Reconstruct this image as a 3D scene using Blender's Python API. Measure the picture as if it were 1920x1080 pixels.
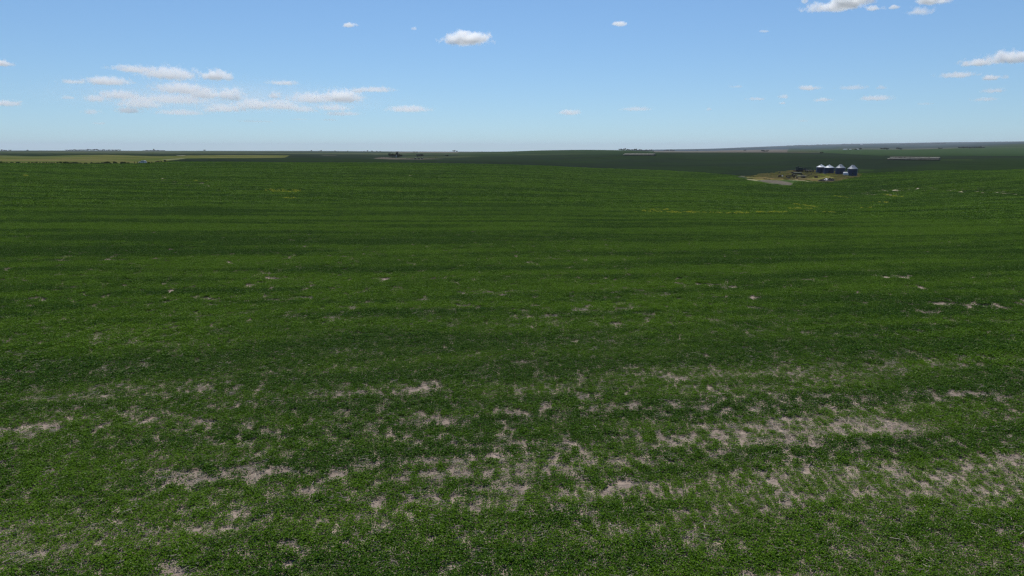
import bpy, math, random
import numpy as np
from mathutils import Vector, Matrix

random.seed(7)
rng = np.random.default_rng(11)
R = math.radians
scn = bpy.context.scene
for o in list(bpy.data.objects):
    bpy.data.objects.remove(o)
COL = scn.collection

# ------------------------------------------------------------------ camera
CAMH = 18.0
PITCH = R(11.33)
F = 1297.0                      # focal length in pixels of a 1920 wide picture
cam_d = bpy.data.cameras.new('camera')
cam = bpy.data.objects.new('camera', cam_d)
COL.objects.link(cam)
cam.location = (0, 0, CAMH)
cam.rotation_euler = (math.pi / 2 - PITCH, 0, 0)
cam_d.sensor_width = 36.0
cam_d.lens = 36.0 * F / 1920.0
cam_d.clip_start = 0.1
cam_d.clip_end = 80000.0
scn.camera = cam

# ------------------------------------------------------------------ sky + sun
SUN_EL, SUN_AZ = R(60), R(-4)   # azimuth measured from +Y (view direction), positive to the right
world = bpy.data.worlds.new('World')
scn.world = world
world.use_nodes = True
nt = world.node_tree
nt.nodes.clear()
wo = nt.nodes.new('ShaderNodeOutputWorld')
bg = nt.nodes.new('ShaderNodeBackground')
sky = nt.nodes.new('ShaderNodeTexSky')
sky.sky_type = 'NISHITA'
sky.sun_disc = False
sky.sun_elevation = SUN_EL
sky.sun_rotation = SUN_AZ
sky.altitude = 600
sky.air_density = 1.0
sky.dust_density = 0.2
sky.ozone_density = 4.0
tc = nt.nodes.new('ShaderNodeTexCoord')
sep = nt.nodes.new('ShaderNodeSeparateXYZ')
mx = nt.nodes.new('ShaderNodeMath'); mx.operation = 'MAXIMUM'; mx.inputs[1].default_value = 0.0
mz0 = nt.nodes.new('ShaderNodeMath'); mz0.operation = 'MULTIPLY_ADD'; mz0.inputs[1].default_value = 0.80; mz0.inputs[2].default_value = 0.028
cmb = nt.nodes.new('ShaderNodeCombineXYZ')
nt.links.new(tc.outputs['Generated'], sep.inputs[0])
nt.links.new(sep.outputs['X'], cmb.inputs['X'])
nt.links.new(sep.outputs['Y'], cmb.inputs['Y'])
nt.links.new(sep.outputs['Z'], mx.inputs[0])
nt.links.new(mx.outputs[0], mz0.inputs[0]); nt.links.new(mz0.outputs[0], cmb.inputs['Z'])
nt.links.new(cmb.outputs[0], sky.inputs['Vector'])
hs = nt.nodes.new('ShaderNodeVectorMath'); hs.operation = 'MULTIPLY'; hs.inputs[1].default_value = (.82, .985, 1.12)   # white balance
nt.links.new(sky.outputs[0], hs.inputs[0])
nt.links.new(hs.outputs[0], bg.inputs['Color'])
bg.inputs['Strength'].default_value = 0.092
nt.links.new(bg.outputs[0], wo.inputs['Surface'])

sun_d = bpy.data.lights.new('sun', 'SUN')
sun_d.energy = 4.4
sun_d.angle = R(0.53)
sun_d.color = (1.0, 0.955, 0.88)
sun = bpy.data.objects.new('sun', sun_d)
COL.objects.link(sun)
sdir = Vector((math.cos(SUN_EL) * math.sin(SUN_AZ), math.cos(SUN_EL) * math.cos(SUN_AZ), math.sin(SUN_EL)))
sun.rotation_euler = sdir.to_track_quat('Z', 'Y').to_euler()
sun.location = (0, 0, 60)

scn.view_settings.view_transform = 'Standard'
scn.view_settings.look = 'None'
scn.view_settings.exposure = 0.0
scn.view_settings.gamma = 1.0
scn.view_settings.use_curve_mapping = False
cy = scn.cycles
cy.use_denoising = True
cy.denoising_input_passes = 'RGB_ALBEDO_NORMAL'
cy.denoising_prefilter = 'NONE'
cy.max_bounces = 18
cy.diffuse_bounces = 2
cy.glossy_bounces = 2
cy.transmission_bounces = 2
cy.transparent_max_bounces = 12
cy.volume_bounces = 18
cy.use_adaptive_sampling = False
cy.adaptive_threshold = 0.008
cy.pixel_filter_type = 'BLACKMAN_HARRIS'
cy.filter_width = 1.3

# ------------------------------------------------------------------ helpers
def smooth(a, b, x):
    t = np.clip((x - a) / (b - a), 0, 1)
    return t * t * (3 - 2 * t)

def _hash(ix, iy, seed):
    h = (ix.astype(np.int64) * 374761393 + iy.astype(np.int64) * 668265263 + seed * 2147483647) & 0xFFFFFFFF
    h = ((h ^ (h >> 13)) * 1274126177) & 0xFFFFFFFF
    h = ((h ^ (h >> 16)) * 2246822519) & 0xFFFFFFFF
    return ((h ^ (h >> 15)) & 0xFFFFFF) / float(0xFFFFFF)

def vnoise(x, y, seed=0):
    ix, iy = np.floor(x), np.floor(y)
    fx, fy = x - ix, y - iy
    fx = fx * fx * (3 - 2 * fx); fy = fy * fy * (3 - 2 * fy)
    a = _hash(ix, iy, seed); b = _hash(ix + 1, iy, seed)
    c = _hash(ix, iy + 1, seed); d = _hash(ix + 1, iy + 1, seed)
    return (a * (1 - fx) + b * fx) * (1 - fy) + (c * (1 - fx) + d * fx) * fy

def fbm(x, y, seed=0, oct=4, gain=0.5):
    s = 0; amp = 1; tot = 0
    for i in range(oct):
        s = s + amp * vnoise(x * 2 ** i + 17.3 * i, y * 2 ** i - 9.1 * i, seed + i * 31)
        tot += amp; amp *= gain
    return s / tot

def pchip(xk, yk, x):
    xk = np.asarray(xk, float); yk = np.asarray(yk, float)
    h = np.diff(xk); dl = np.diff(yk) / h
    m = np.zeros_like(yk)
    m[0], m[-1] = dl[0], dl[-1]
    for i in range(1, len(xk) - 1):
        if dl[i - 1] * dl[i] > 0:
            w1 = 2 * h[i] + h[i - 1]; w2 = h[i] + 2 * h[i - 1]
            m[i] = (w1 + w2) / (w1 / dl[i - 1] + w2 / dl[i])
    x = np.clip(x, xk[0], xk[-1])
    i = np.clip(np.searchsorted(xk, x) - 1, 0, len(xk) - 2)
    t = (x - xk[i]) / h[i]
    return ((1 + 2 * t) * (1 - t) ** 2 * yk[i] + t * (1 - t) ** 2 * h[i] * m[i]
            + t * t * (3 - 2 * t) * yk[i + 1] + t * t * (t - 1) * h[i] * m[i + 1])

CP, SP = math.cos(PITCH), math.sin(PITCH)

def elev_of(x, y):
    """azimuth and tangent of elevation of the sight line through a point of the picture"""
    u = (x - 960.0) / F; v = (540.0 - y) / F
    a = np.arctan2(u, CP + v * SP)
    t = np.cos(a) * (v * CP - SP) / (CP + v * SP)
    return a, t

# ------------------------------------------------------------------ terrain: surveyed profiles along sight lines
PROFILES = {
    -500: [(.0, 60), ('z', 3.0, 200), (308, 480), (303, 560), (297, 720), (292, 950), (289.5, 1400), (286.5, 2500), (283.2, 6000), (282.2, 20800), (282.0, 32000)],
    0:    [(.0, 60), ('z', 2.6, 200), (306.8, 480), (303, 540), (297.5, 720), (292.5, 950), (290, 1400), (286.5, 2500), (283.2, 6000), (282.3, 20800), (282.2, 32000)],
    160:  [(.0, 60), ('z', 2.6, 200), (307.5, 480), (303, 540), (296.5, 720), (290.8, 950), (289.6, 1400), (286.5, 2500), (283.0, 6000), (282.5, 20800), (282.4, 32000)],
    275:  [(.0, 60), ('z', 2.4, 200), (307.3, 480), (303, 540), (297, 720), (293, 950), (290, 1400), (287, 2500), (283.3, 6000), (282.8, 20800), (282.6, 32000)],
    400:  [(.0, 60), ('z', 2.2, 200), (303.5, 520), (300, 600), (296.5, 780), (291.5, 1050), (290, 1500), (287, 2500), (283.4, 6000), (282.9, 20800), (282.8, 32000)],
    560:  [(.0, 60), ('z', 1.9, 200), (304.5, 530), (300, 640), (295.5, 850), (292, 1150), (290.3, 1600), (287.5, 2500), (283.8, 6000), (283.0, 20800), (282.9, 32000)],
    720:  [(.0, 60), ('z', 1.5, 200), (305.5, 535), (301.5, 650), (298.3, 1000), (296, 1250), (290.5, 1900), (287.5, 2700), (284.6, 6000), (283.9, 20800), (283.8, 32000)],
    850:  [(.0, 60), ('z', 1.2, 200), (307, 545), (302.5, 680), (298.3, 1050), (294.5, 1350), (290, 1900), (287, 2700), (285.2, 5000), (284.4, 20800), (284.3, 32000)],
    950:  [(.0, 60), ('z', 1.0, 200), (309, 550), (303, 700), (297, 1050), (292.5, 1450), (288, 1900), (284.2, 2700), (285.0, 5000), (284.4, 20800), (284.3, 32000)],
    1030: [(.0, 60), ('z', .7, 200), (311.5, 555), (304, 720), (296, 1050), (290.5, 1500), (286, 1900), (281.8, 2700), (284.5, 5000), (283.4, 20800), (283.3, 32000)],
    1100: [(.0, 60), ('z', .4, 200), (315, 560), (306, 720), (295, 1000), (289, 1500), (285, 1900), (281.0, 2700), (284, 5000), (282.6, 20800), (282.4, 32000)],
    1180: [(.0, 60), ('z', .1, 200), (318.5, 562), (306, 720), (292.6, 950), (288, 1500), (285, 1900), (282.2, 2700), (283.5, 5000), (281.4, 17600), (281.6, 32000)],
    1240: [(.0, 60), ('z', 0., 200), (321.5, 562), (307, 720), (292.6, 950), (288, 1400), (285.6, 1900), (286.2, 2700), (284, 4500), (280.4, 17600), (281.0, 32000)],
    1320: [(.0, 60), ('z', -.2, 200), (327, 545), (310, 680), (298, 950), (289.5, 1400), (285.8, 1900), (286.2, 2700), (283.8, 4500), (279.2, 17600), (280.5, 32000)],
    1400: [(.0, 60), ('z', -.6, 200), ('z', -1.6, 330), (333, 470), (322, 560), (305, 760), (290.5, 1300), (285.8, 1900), (285.8, 2700), (282.5, 4500), (276.2, 19200), (279, 32000)],
    1460: [(.0, 60), ('z', -.6, 200), ('z', -2.1, 330), (331, 470), (321, 560), (304, 760), (291, 1300), (286.2, 1900), (285, 2700), (282, 4500), (273.8, 20800), (279, 32000)],
    1520: [(.0, 60), ('z', -.6, 200), ('z', -2.4, 330), (329, 470), (319, 540), (303, 740), (292, 1300), (287.5, 1900), (283.8, 2700), (281.6, 4500), (272.0, 20800), (279, 32000)],
    1600: [(.0, 60), ('z', -.6, 200), ('z', -2.4, 330), (330.5, 470), (320, 545), (301.5, 730), (293.5, 1250), (288.5, 1900), (281.6, 2900), (280.2, 4500), (269.6, 21600), (278, 32000)],
    1700: [(.0, 60), ('z', -.6, 200), ('z', -1.8, 330), (333, 455), (319.5, 560), (301.2, 705), (294.5, 1200), (289, 1900), (280.7, 2900), (280.4, 4500), (268.0, 21600), (278, 32000)],
    1765: [(.0, 60), ('z', -.5, 200), ('z', -1.2, 330), (333, 450), (318.5, 565), (301.6, 705), (294.5, 1200), (288, 1900), (279.8, 2900), (279.2, 4500), (266.8, 21600), (278, 32000)],
    1840: [(.0, 60), ('z', -.4, 200), ('z', -.6, 330), (332, 450), (318.5, 570), (304, 720), (294, 1200), (288, 1900), (279.6, 2900), (275.0, 5500), (266.0, 21600), (277, 32000)],
    1920: [(.0, 60), ('z', -.3, 200), ('z', -.4, 330), (331, 450), (318, 570), (304, 730), (294, 1200), (288, 1900), (279.8, 2900), (270.8, 5500), (265.0, 22400), (276, 32000)],
    2500: [(.0, 60), ('z', 0., 200), ('z', 0., 330), (331, 450), (317, 580), (305, 740), (295, 1200), (288, 1900), (280, 2900), (270, 5500), (263.5, 22400), (274, 32000)],
}
rad = [np.array([0.0])]
yy = np.arange(2400, 330, -5.0)               # rows nearer than 350 m, evenly spread for the eye
dep = np.arctan((yy - 540) / F) + PITCH
dn = CAMH / np.tan(np.minimum(dep, R(80)))
dn = np.unique(np.round(dn, 3))
rad.append(dn[(dn > 2) & (dn < 350)])
rad.append(np.arange(350, 640, 2.0))
rad.append(640 * np.exp(np.arange(0, math.log(32000 / 640) + .001, 0.0105)))
RAD = np.concatenate(rad)
AZF = np.radians(np.arange(-50, 50.001, 0.09))
AZC = np.radians(np.arange(53, 307.1, 3.0))
AZ = np.concatenate([AZF, AZC])
NR, NA = len(RAD), len(AZ)

keys = sorted(PROFILES)
kaz, kz = [], []
lr = np.log(np.maximum(RAD, 30))
for k in keys:
    a0, _ = elev_of(float(k), 285.0)
    ds, zs = [30.0], [0.0]
    for i, p in enumerate(PROFILES[k]):
        if i == 0:
            ds.append(60.0); zs.append(0.0)
        elif p[0] == 'z':
            ds.append(p[2]); zs.append(p[1])
        else:
            u = math.tan(a0)
            v = (540.0 - p[0]) / F
            t = math.cos(a0) * (v * CP - SP) / (CP + v * SP)
            ds.append(p[1]); zs.append(CAMH + t * p[1])
    zz = pchip(np.log(ds), zs, lr)
    ts = (np.array(zs) - CAMH) / np.array(ds)
    zt = CAMH + pchip(np.log(ds), ts, lr) * RAD
    wz = smooth(620, 800, RAD)
    kaz.append(float(a0)); kz.append(zz * (1 - wz) + zt * wz)
kz = np.array(kz)                              # keys x NR
ZG = np.zeros((NR, NA))
for r in range(NR):
    ZG[r, :len(AZF)] = pchip(kaz, kz[:, r], np.clip(AZF, kaz[0], kaz[-1]))
    za, zb = ZG[r, len(AZF) - 1], ZG[r, 0]
    w = smooth(0, 1, (AZC - R(50)) / R(260))
    ZG[r, len(AZF):] = za * (1 - w) + zb * w
XG = RAD[:, None] * np.sin(AZ)[None, :]
YG = RAD[:, None] * np.cos(AZ)[None, :]
und = (fbm(XG / 70.0, YG / 38.0, 5, 3) - .5) * 0.9 * smooth(70, 260, RAD)[:, None] * (1 - .5 * smooth(430, 520, RAD)[:, None])
far = (fbm(XG / 900.0, YG / 600.0, 9, 4) - .5) * 9.0 * smooth(3500, 9000, RAD)[:, None]
ZG = ZG + und + far

def az_index(a):
    a = np.asarray(a, float)
    f = (a - AZF[0]) / (AZF[1] - AZF[0])
    return np.clip(f, 0, len(AZF) - 1.001)

def ground_polar(a, d):
    f = az_index(a); j = f.astype(int); g = f - j
    d = np.asarray(d, float)
    i = np.clip(np.searchsorted(RAD, d) - 1, 0, NR - 2)
    h = np.clip((d - RAD[i]) / (RAD[i + 1] - RAD[i]), 0, 1)
    return ((ZG[i, j] * (1 - g) + ZG[i, j + 1] * g) * (1 - h) + (ZG[i + 1, j] * (1 - g) + ZG[i + 1, j + 1] * g) * h)

def gz(x, y):
    return float(ground_polar(np.arctan2(x, y), np.hypot(x, y)))

def gzv(x, y):
    return ground_polar(np.arctan2(x, y), np.hypot(x, y))

def at(px, py):
    """where the sight line through a point of the picture first meets the ground"""
    a, t = elev_of(float(px), float(py))
    z = ground_polar(np.full(NR, a), RAD)
    ray = CAMH + t * RAD
    hit = np.where(ray[5:] <= z[5:])[0]
    if len(hit) == 0:
        el = (z[5:] - CAMH) / RAD[5:]
        i = int(np.argmax(el)) + 5
        d = RAD[i]
    else:
        i = hit[0] + 5
        e0 = ray[i - 1] - z[i - 1]; e1 = ray[i] - z[i]
        s = e0 / (e0 - e1) if e0 > e1 else 0
        d = RAD[i - 1] + (RAD[i] - RAD[i - 1]) * s
    x, y = d * math.sin(a), d * math.cos(a)
    return Vector((x, y, gz(x, y)))

def on(px, d, py=285.0):
    """a spot at ground range d in the direction of picture column px"""
    a, _ = elev_of(float(px), float(py))
    x, y = d * math.sin(a), d * math.cos(a)
    return Vector((x, y, gz(x, y)))

def ppm(p):
    """picture pixels per metre at a spot"""
    depth = p.y * CP - (p.z - CAMH) * SP
    return F / depth

# ------------------------------------------------------------------ materials
def mat(name, col=(.5, .5, .5), rough=.7, metal=0.0, var=0.25, vscale=1.5, bump=0.0, bscale=20.0, spec=0.4, coords='Object', dirt=None):
    m = bpy.data.materials.new(name)
    m.use_nodes = True
    t = m.node_tree
    b = t.nodes['Principled BSDF']
    b.inputs['Roughness'].default_value = rough
    b.inputs['Metallic'].default_value = metal
    b.inputs['Specular IOR Level'].default_value = spec
    co = t.nodes.new('ShaderNodeTexCoord')
    n = t.nodes.new('ShaderNodeTexNoise')
    n.inputs['Scale'].default_value = vscale
    n.inputs['Detail'].default_value = 5
    t.links.new(co.outputs[coords], n.inputs['Vector'])
    rp = t.nodes.new('ShaderNodeValToRGB')
    e = rp.color_ramp.elements
    d = dirt if dirt else tuple(c * (1 - var) for c in col)
    l = tuple(min(1, c * (1 + var)) for c in col)
    e[0].position = 0.3; e[0].color = (*d, 1)
    e[1].position = 0.7; e[1].color = (*l, 1)
    t.links.new(n.outputs['Fac'], rp.inputs[0])
    t.links.new(rp.outputs[0], b.inputs['Base Color'])
    if bump:
        n2 = t.nodes.new('ShaderNodeTexNoise'); n2.inputs['Scale'].default_value = bscale
        t.links.new(co.outputs[coords], n2.inputs['Vector'])
        bp = t.nodes.new('ShaderNodeBump'); bp.inputs['Strength'].default_value = bump
        t.links.new(n2.outputs['Fac'], bp.inputs['Height'])
        t.links.new(bp.outputs[0], b.inputs['Normal'])
    return m

M = {}
M['bin_wall'] = mat('blue_bin_steel', (.032, .042, .082), .5, .0, .25, .8, .1, 6)
M['bin_roof'] = mat('pale_galvanised_roof', (.40, .43, .48), .55, .15, .12, 1.2)
M['bin_roof_grey'] = mat('grey_galvanised_roof', (.25, .27, .31), .55, .15, .12, 1.2)
M['galv'] = mat('galvanised_steel', (.45, .47, .50), .4, .6, .15, 2)
M['dark_steel'] = mat('dark_steel', (.02, .022, .024), .6, .2, .4, 3)
M['rust'] = mat('rusty_steel', (.07, .035, .022), .8, .1, .5, 3, .2)
M['black_rubber'] = mat('black_rubber', (.015, .015, .016), .85, 0, .3, 3)
M['old_wood'] = mat('weathered_boards', (.34, .31, .27), .85, 0, .3, 4, .2)
M['white_paint'] = mat('white_paint', (.78, .79, .80), .28, 0, .04, 1)
M['white_sheet'] = mat('pale_tin_sheet', (.5, .5, .52), .45, .3, .2, 2)
M['glass'] = mat('dark_glass', (.012, .014, .016), .35, 0, .1, 1, spec=.15)
M['lens'] = mat('clear_lens', (.7, .7, .7), .1, 0, .05, 1, spec=.8)
M['red_lens'] = mat('red_lens', (.4, .02, .02), .15, 0, .05, 1, spec=.8)
M['grey_trim'] = mat('grey_trim', (.10, .10, .105), .5, 0, .1, 1)
M['concrete'] = mat('concrete', (.32, .31, .29), .9, 0, .2, 2, .2)
M['hay_top'] = mat('dry_hay', (.42, .40, .32), .95, 0, .22, 2.2, .6, 14)
M['green_machine'] = mat('faded_green_paint', (.022, .038, .026), .6, 0, .35, 2)
M['bark'] = mat('tree_bark', (.07, .055, .042), .95, 0, .3, 4, .3)
M['barn_wall'] = mat('white_barn_wall', (.72, .73, .74), .6, 0, .06, .6)
M['barn_roof'] = mat('pale_barn_roof', (.66, .67, .68), .5, .1, .06, .6)
M['silo'] = mat('grey_silo_steel', (.16, .18, .20), .5, .3, .15, 1)
M['post_wood'] = mat('dark_post_wood', (.05, .04, .03), .9, 0, .3, 6)
M['tarp'] = mat('black_burnt_debris', (.016, .014, .016), .8, 0, .5, 2.5, .5, 5)

def leaf_mat(name, lo, hi, attr=None, trans=.25):
    m = bpy.data.materials.new(name)
    m.use_nodes = True
    t = m.node_tree
    b = t.nodes['Principled BSDF']
    b.inputs['Roughness'].default_value = .7
    b.inputs['Specular IOR Level'].default_value = .05
    oi = t.nodes.new('ShaderNodeObjectInfo')
    ge = t.nodes.new('ShaderNodeNewGeometry')
    mixf = t.nodes.new('ShaderNodeMath'); mixf.operation = 'MULTIPLY_ADD'
    mixf.inputs[1].default_value = .62; mixf.inputs[2].default_value = 0
    t.links.new(ge.outputs['Random Per Island'], mixf.inputs[0])
    add = t.nodes.new('ShaderNodeMath'); add.operation = 'MULTIPLY_ADD'; add.inputs[1].default_value = .35 if not attr else .70
    if attr:
        at_ = t.nodes.new('ShaderNodeAttribute'); at_.attribute_type = 'INSTANCER'; at_.attribute_name = attr
        t.links.new(at_.outputs['Fac'], add.inputs[0])
    else:
        t.links.new(oi.outputs['Random'], add.inputs[0])
    t.links.new(mixf.outputs[0], add.inputs[2])
    mc = t.nodes.new('ShaderNodeMix'); mc.data_type = 'RGBA'
    mc.inputs[6].default_value = (*lo, 1); mc.inputs[7].default_value = (*hi, 1)
    t.links.new(add.outputs[0], mc.inputs[0])
    if attr == 'tint' and trans > .15:            # some leaves show their pale underside
        gt = t.nodes.new('ShaderNodeMath'); gt.operation = 'GREATER_THAN'; gt.inputs[1].default_value = .965
        fr = t.nodes.new('ShaderNodeMath'); fr.operation = 'FRACT'
        m7 = t.nodes.new('ShaderNodeMath'); m7.operation = 'MULTIPLY'; m7.inputs[1].default_value = 7.31
        t.links.new(ge.outputs['Random Per Island'], m7.inputs[0]); t.links.new(m7.outputs[0], fr.inputs[0]); t.links.new(fr.outputs[0], gt.inputs[0])
        mc0 = mc
        mc = t.nodes.new('ShaderNodeMix'); mc.data_type = 'RGBA'
        t.links.new(gt.outputs[0], mc.inputs[0]); t.links.new(mc0.outputs[2], mc.inputs[6]); mc.inputs[7].default_value = (.17, .22, .08, 1)
    t.links.new(mc.outputs[2], b.inputs['Base Color'])
    tr = t.nodes.new('ShaderNodeBsdfTranslucent')
    t.links.new(mc.outputs[2], tr.inputs['Color'])
    ms = t.nodes.new('ShaderNodeMixShader'); ms.inputs[0].default_value = trans
    t.links.new(b.outputs[0], ms.inputs[1]); t.links.new(tr.outputs[0], ms.inputs[2])
    t.links.new(ms.outputs[0], t.nodes['Material Output'].inputs['Surface'])
    return m

M['soy'] = leaf_mat('soybean_leaves', (.009, .048, .003), (.098, .190, .009), 'tint', .22)
M['leaf_dark'] = leaf_mat('dark_tree_leaves', (.012, .025, .010), (.035, .055, .020), None, .2)
M['leaf_weed'] = leaf_mat('weed_leaves', (.020, .032, .010), (.055, .075, .022), None, .2)
M['straw'] = leaf_mat('corn_straw', (.20, .16, .115), (.45, .39, .29), 'tint', .0)
M['flower'] = leaf_mat('yellow_flowers', (.30, .31, .02), (.62, .58, .05), None, .2)

# ------------------------------------------------------------------ object helpers
def link(o, parent=None):
    COL.objects.link(o)
    if parent:
        o.parent = parent
    return o

def tag(o, label=None, cat=None, group=None, kind=None):
    if label: o['label'] = label
    if cat: o['category'] = cat
    if group: o['group'] = group
    if kind: o['kind'] = kind
    return o

def empty(name, loc, rz=0.0, label=None, cat=None, group=None):
    o = bpy.data.objects.new(name, None)
    o.empty_display_size = .5
    o.location = loc; o.rotation_euler = (0, 0, rz)
    link(o)
    return tag(o, label, cat, group)

class MB:
    def __init__(s):
        s.v = []; s.f = []; s.mi = []
        s.cur = 0
    def add(s, vs, fs):
        o = len(s.v)
        s.v += [tuple(p) for p in vs]
        s.f += [tuple(i + o for i in f) for f in fs]
        s.mi += [s.cur] * len(fs)
    def box(s, c, d, rz=0, rx=0, ry=0, taper=1.0):
        hx, hy, hz = d[0] / 2, d[1] / 2, d[2] / 2
        m = Matrix.Translation(c) @ Matrix.Rotation(rz, 4, 'Z') @ Matrix.Rotation(ry, 4, 'Y') @ Matrix.Rotation(rx, 4, 'X')
        vs = []
        for z in (-hz, hz):
            k = taper if z > 0 else 1
            for x, y in ((-hx, -hy), (hx, -hy), (hx, hy), (-hx, hy)):
                vs.append(m @ Vector((x * k, y * k, z)))
        s.add(vs, [(3, 2, 1, 0), (4, 5, 6, 7), (0, 1, 5, 4), (1, 2, 6, 5), (2, 3, 7, 6), (3, 0, 4, 7)])
    def tube(s, p0, p1, r0, r1=None, n=8, cap=True):
        r1 = r0 if r1 is None else r1
        p0, p1 = Vector(p0), Vector(p1)
        q = (p1 - p0).to_track_quat('Z', 'Y')
        vs = []
        for p, r in ((p0, r0), (p1, r1)):
            for i in range(n):
                a = 2 * math.pi * i / n
                vs.append(p + q @ Vector((r * math.cos(a), r * math.sin(a), 0)))
        fs = [(i, (i + 1) % n, n + (i + 1) % n, n + i) for i in range(n)]
        if cap:
            fs += [tuple(range(n - 1, -1, -1)), tuple(range(n, 2 * n))]
        s.add(vs, fs)
    def lathe(s, prof, n=32, c=(0, 0, 0), axis='Z', a0=0, a1=2 * math.pi):
        full = abs(a1 - a0 - 2 * math.pi) < 1e-6
        m = n if full else n + 1
        vs = []
        for r, z in prof:
            for i in range(m):
                a = a0 + (a1 - a0) * i / n
                p = (r * math.cos(a), r * math.sin(a), z)
                if axis == 'Y': p = (p[0], p[2], p[1])
                if axis == 'X': p = (p[2], p[0], p[1])
                vs.append((p[0] + c[0], p[1] + c[1], p[2] + c[2]))
        fs = []
        for j in range(len(prof) - 1):
            for i in range(n):
                k = (i + 1) % m
                fs.append((j * m + i, j * m + k, (j + 1) * m + k, (j + 1) * m + i))
        s.add(vs, fs)
    def prism(s, pts, y0, y1):
        n = len(pts)
        vs = [(x, y0, z) for x, z in pts] + [(x, y1, z) for x, z in pts]
        fs = [(i, (i + 1) % n, n + (i + 1) % n, n + i) for i in range(n)]
        fs += [tuple(range(n - 1, -1, -1)), tuple(range(n, 2 * n))]
        s.add(vs, fs)
    def mesh(s, name, m, sm=False):
        me = bpy.data.meshes.new(name)
        me.from_pydata(s.v, [], s.f)
        for x in (m if isinstance(m, list) else [m]):
            me.materials.append(x)
        if any(s.mi):
            me.polygons.foreach_set('material_index', s.mi)
        me.update()
        if sm:
            me.polygons.foreach_set('use_smooth', [True] * len(me.polygons))
        return me
    def build(s, name, m, parent=None, sm=False, bevel=0):
        o = bpy.data.objects.new(name, s.mesh(name, m, sm))
        link(o, parent)
        if bevel:
            b = o.modifiers.new('bevel', 'BEVEL'); b.width = bevel; b.segments = 2; b.limit_method = 'ANGLE'
        return o

def copy_tree(o, parent=None):
    c = o.copy(); link(c)
    if parent: c.parent = parent
    for ch in list(CHILD.get(o.name, [])) or [x for x in COL.objects if x.parent == o]:
        copy_tree(ch, c)
    return c
CHILD = {}

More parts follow.
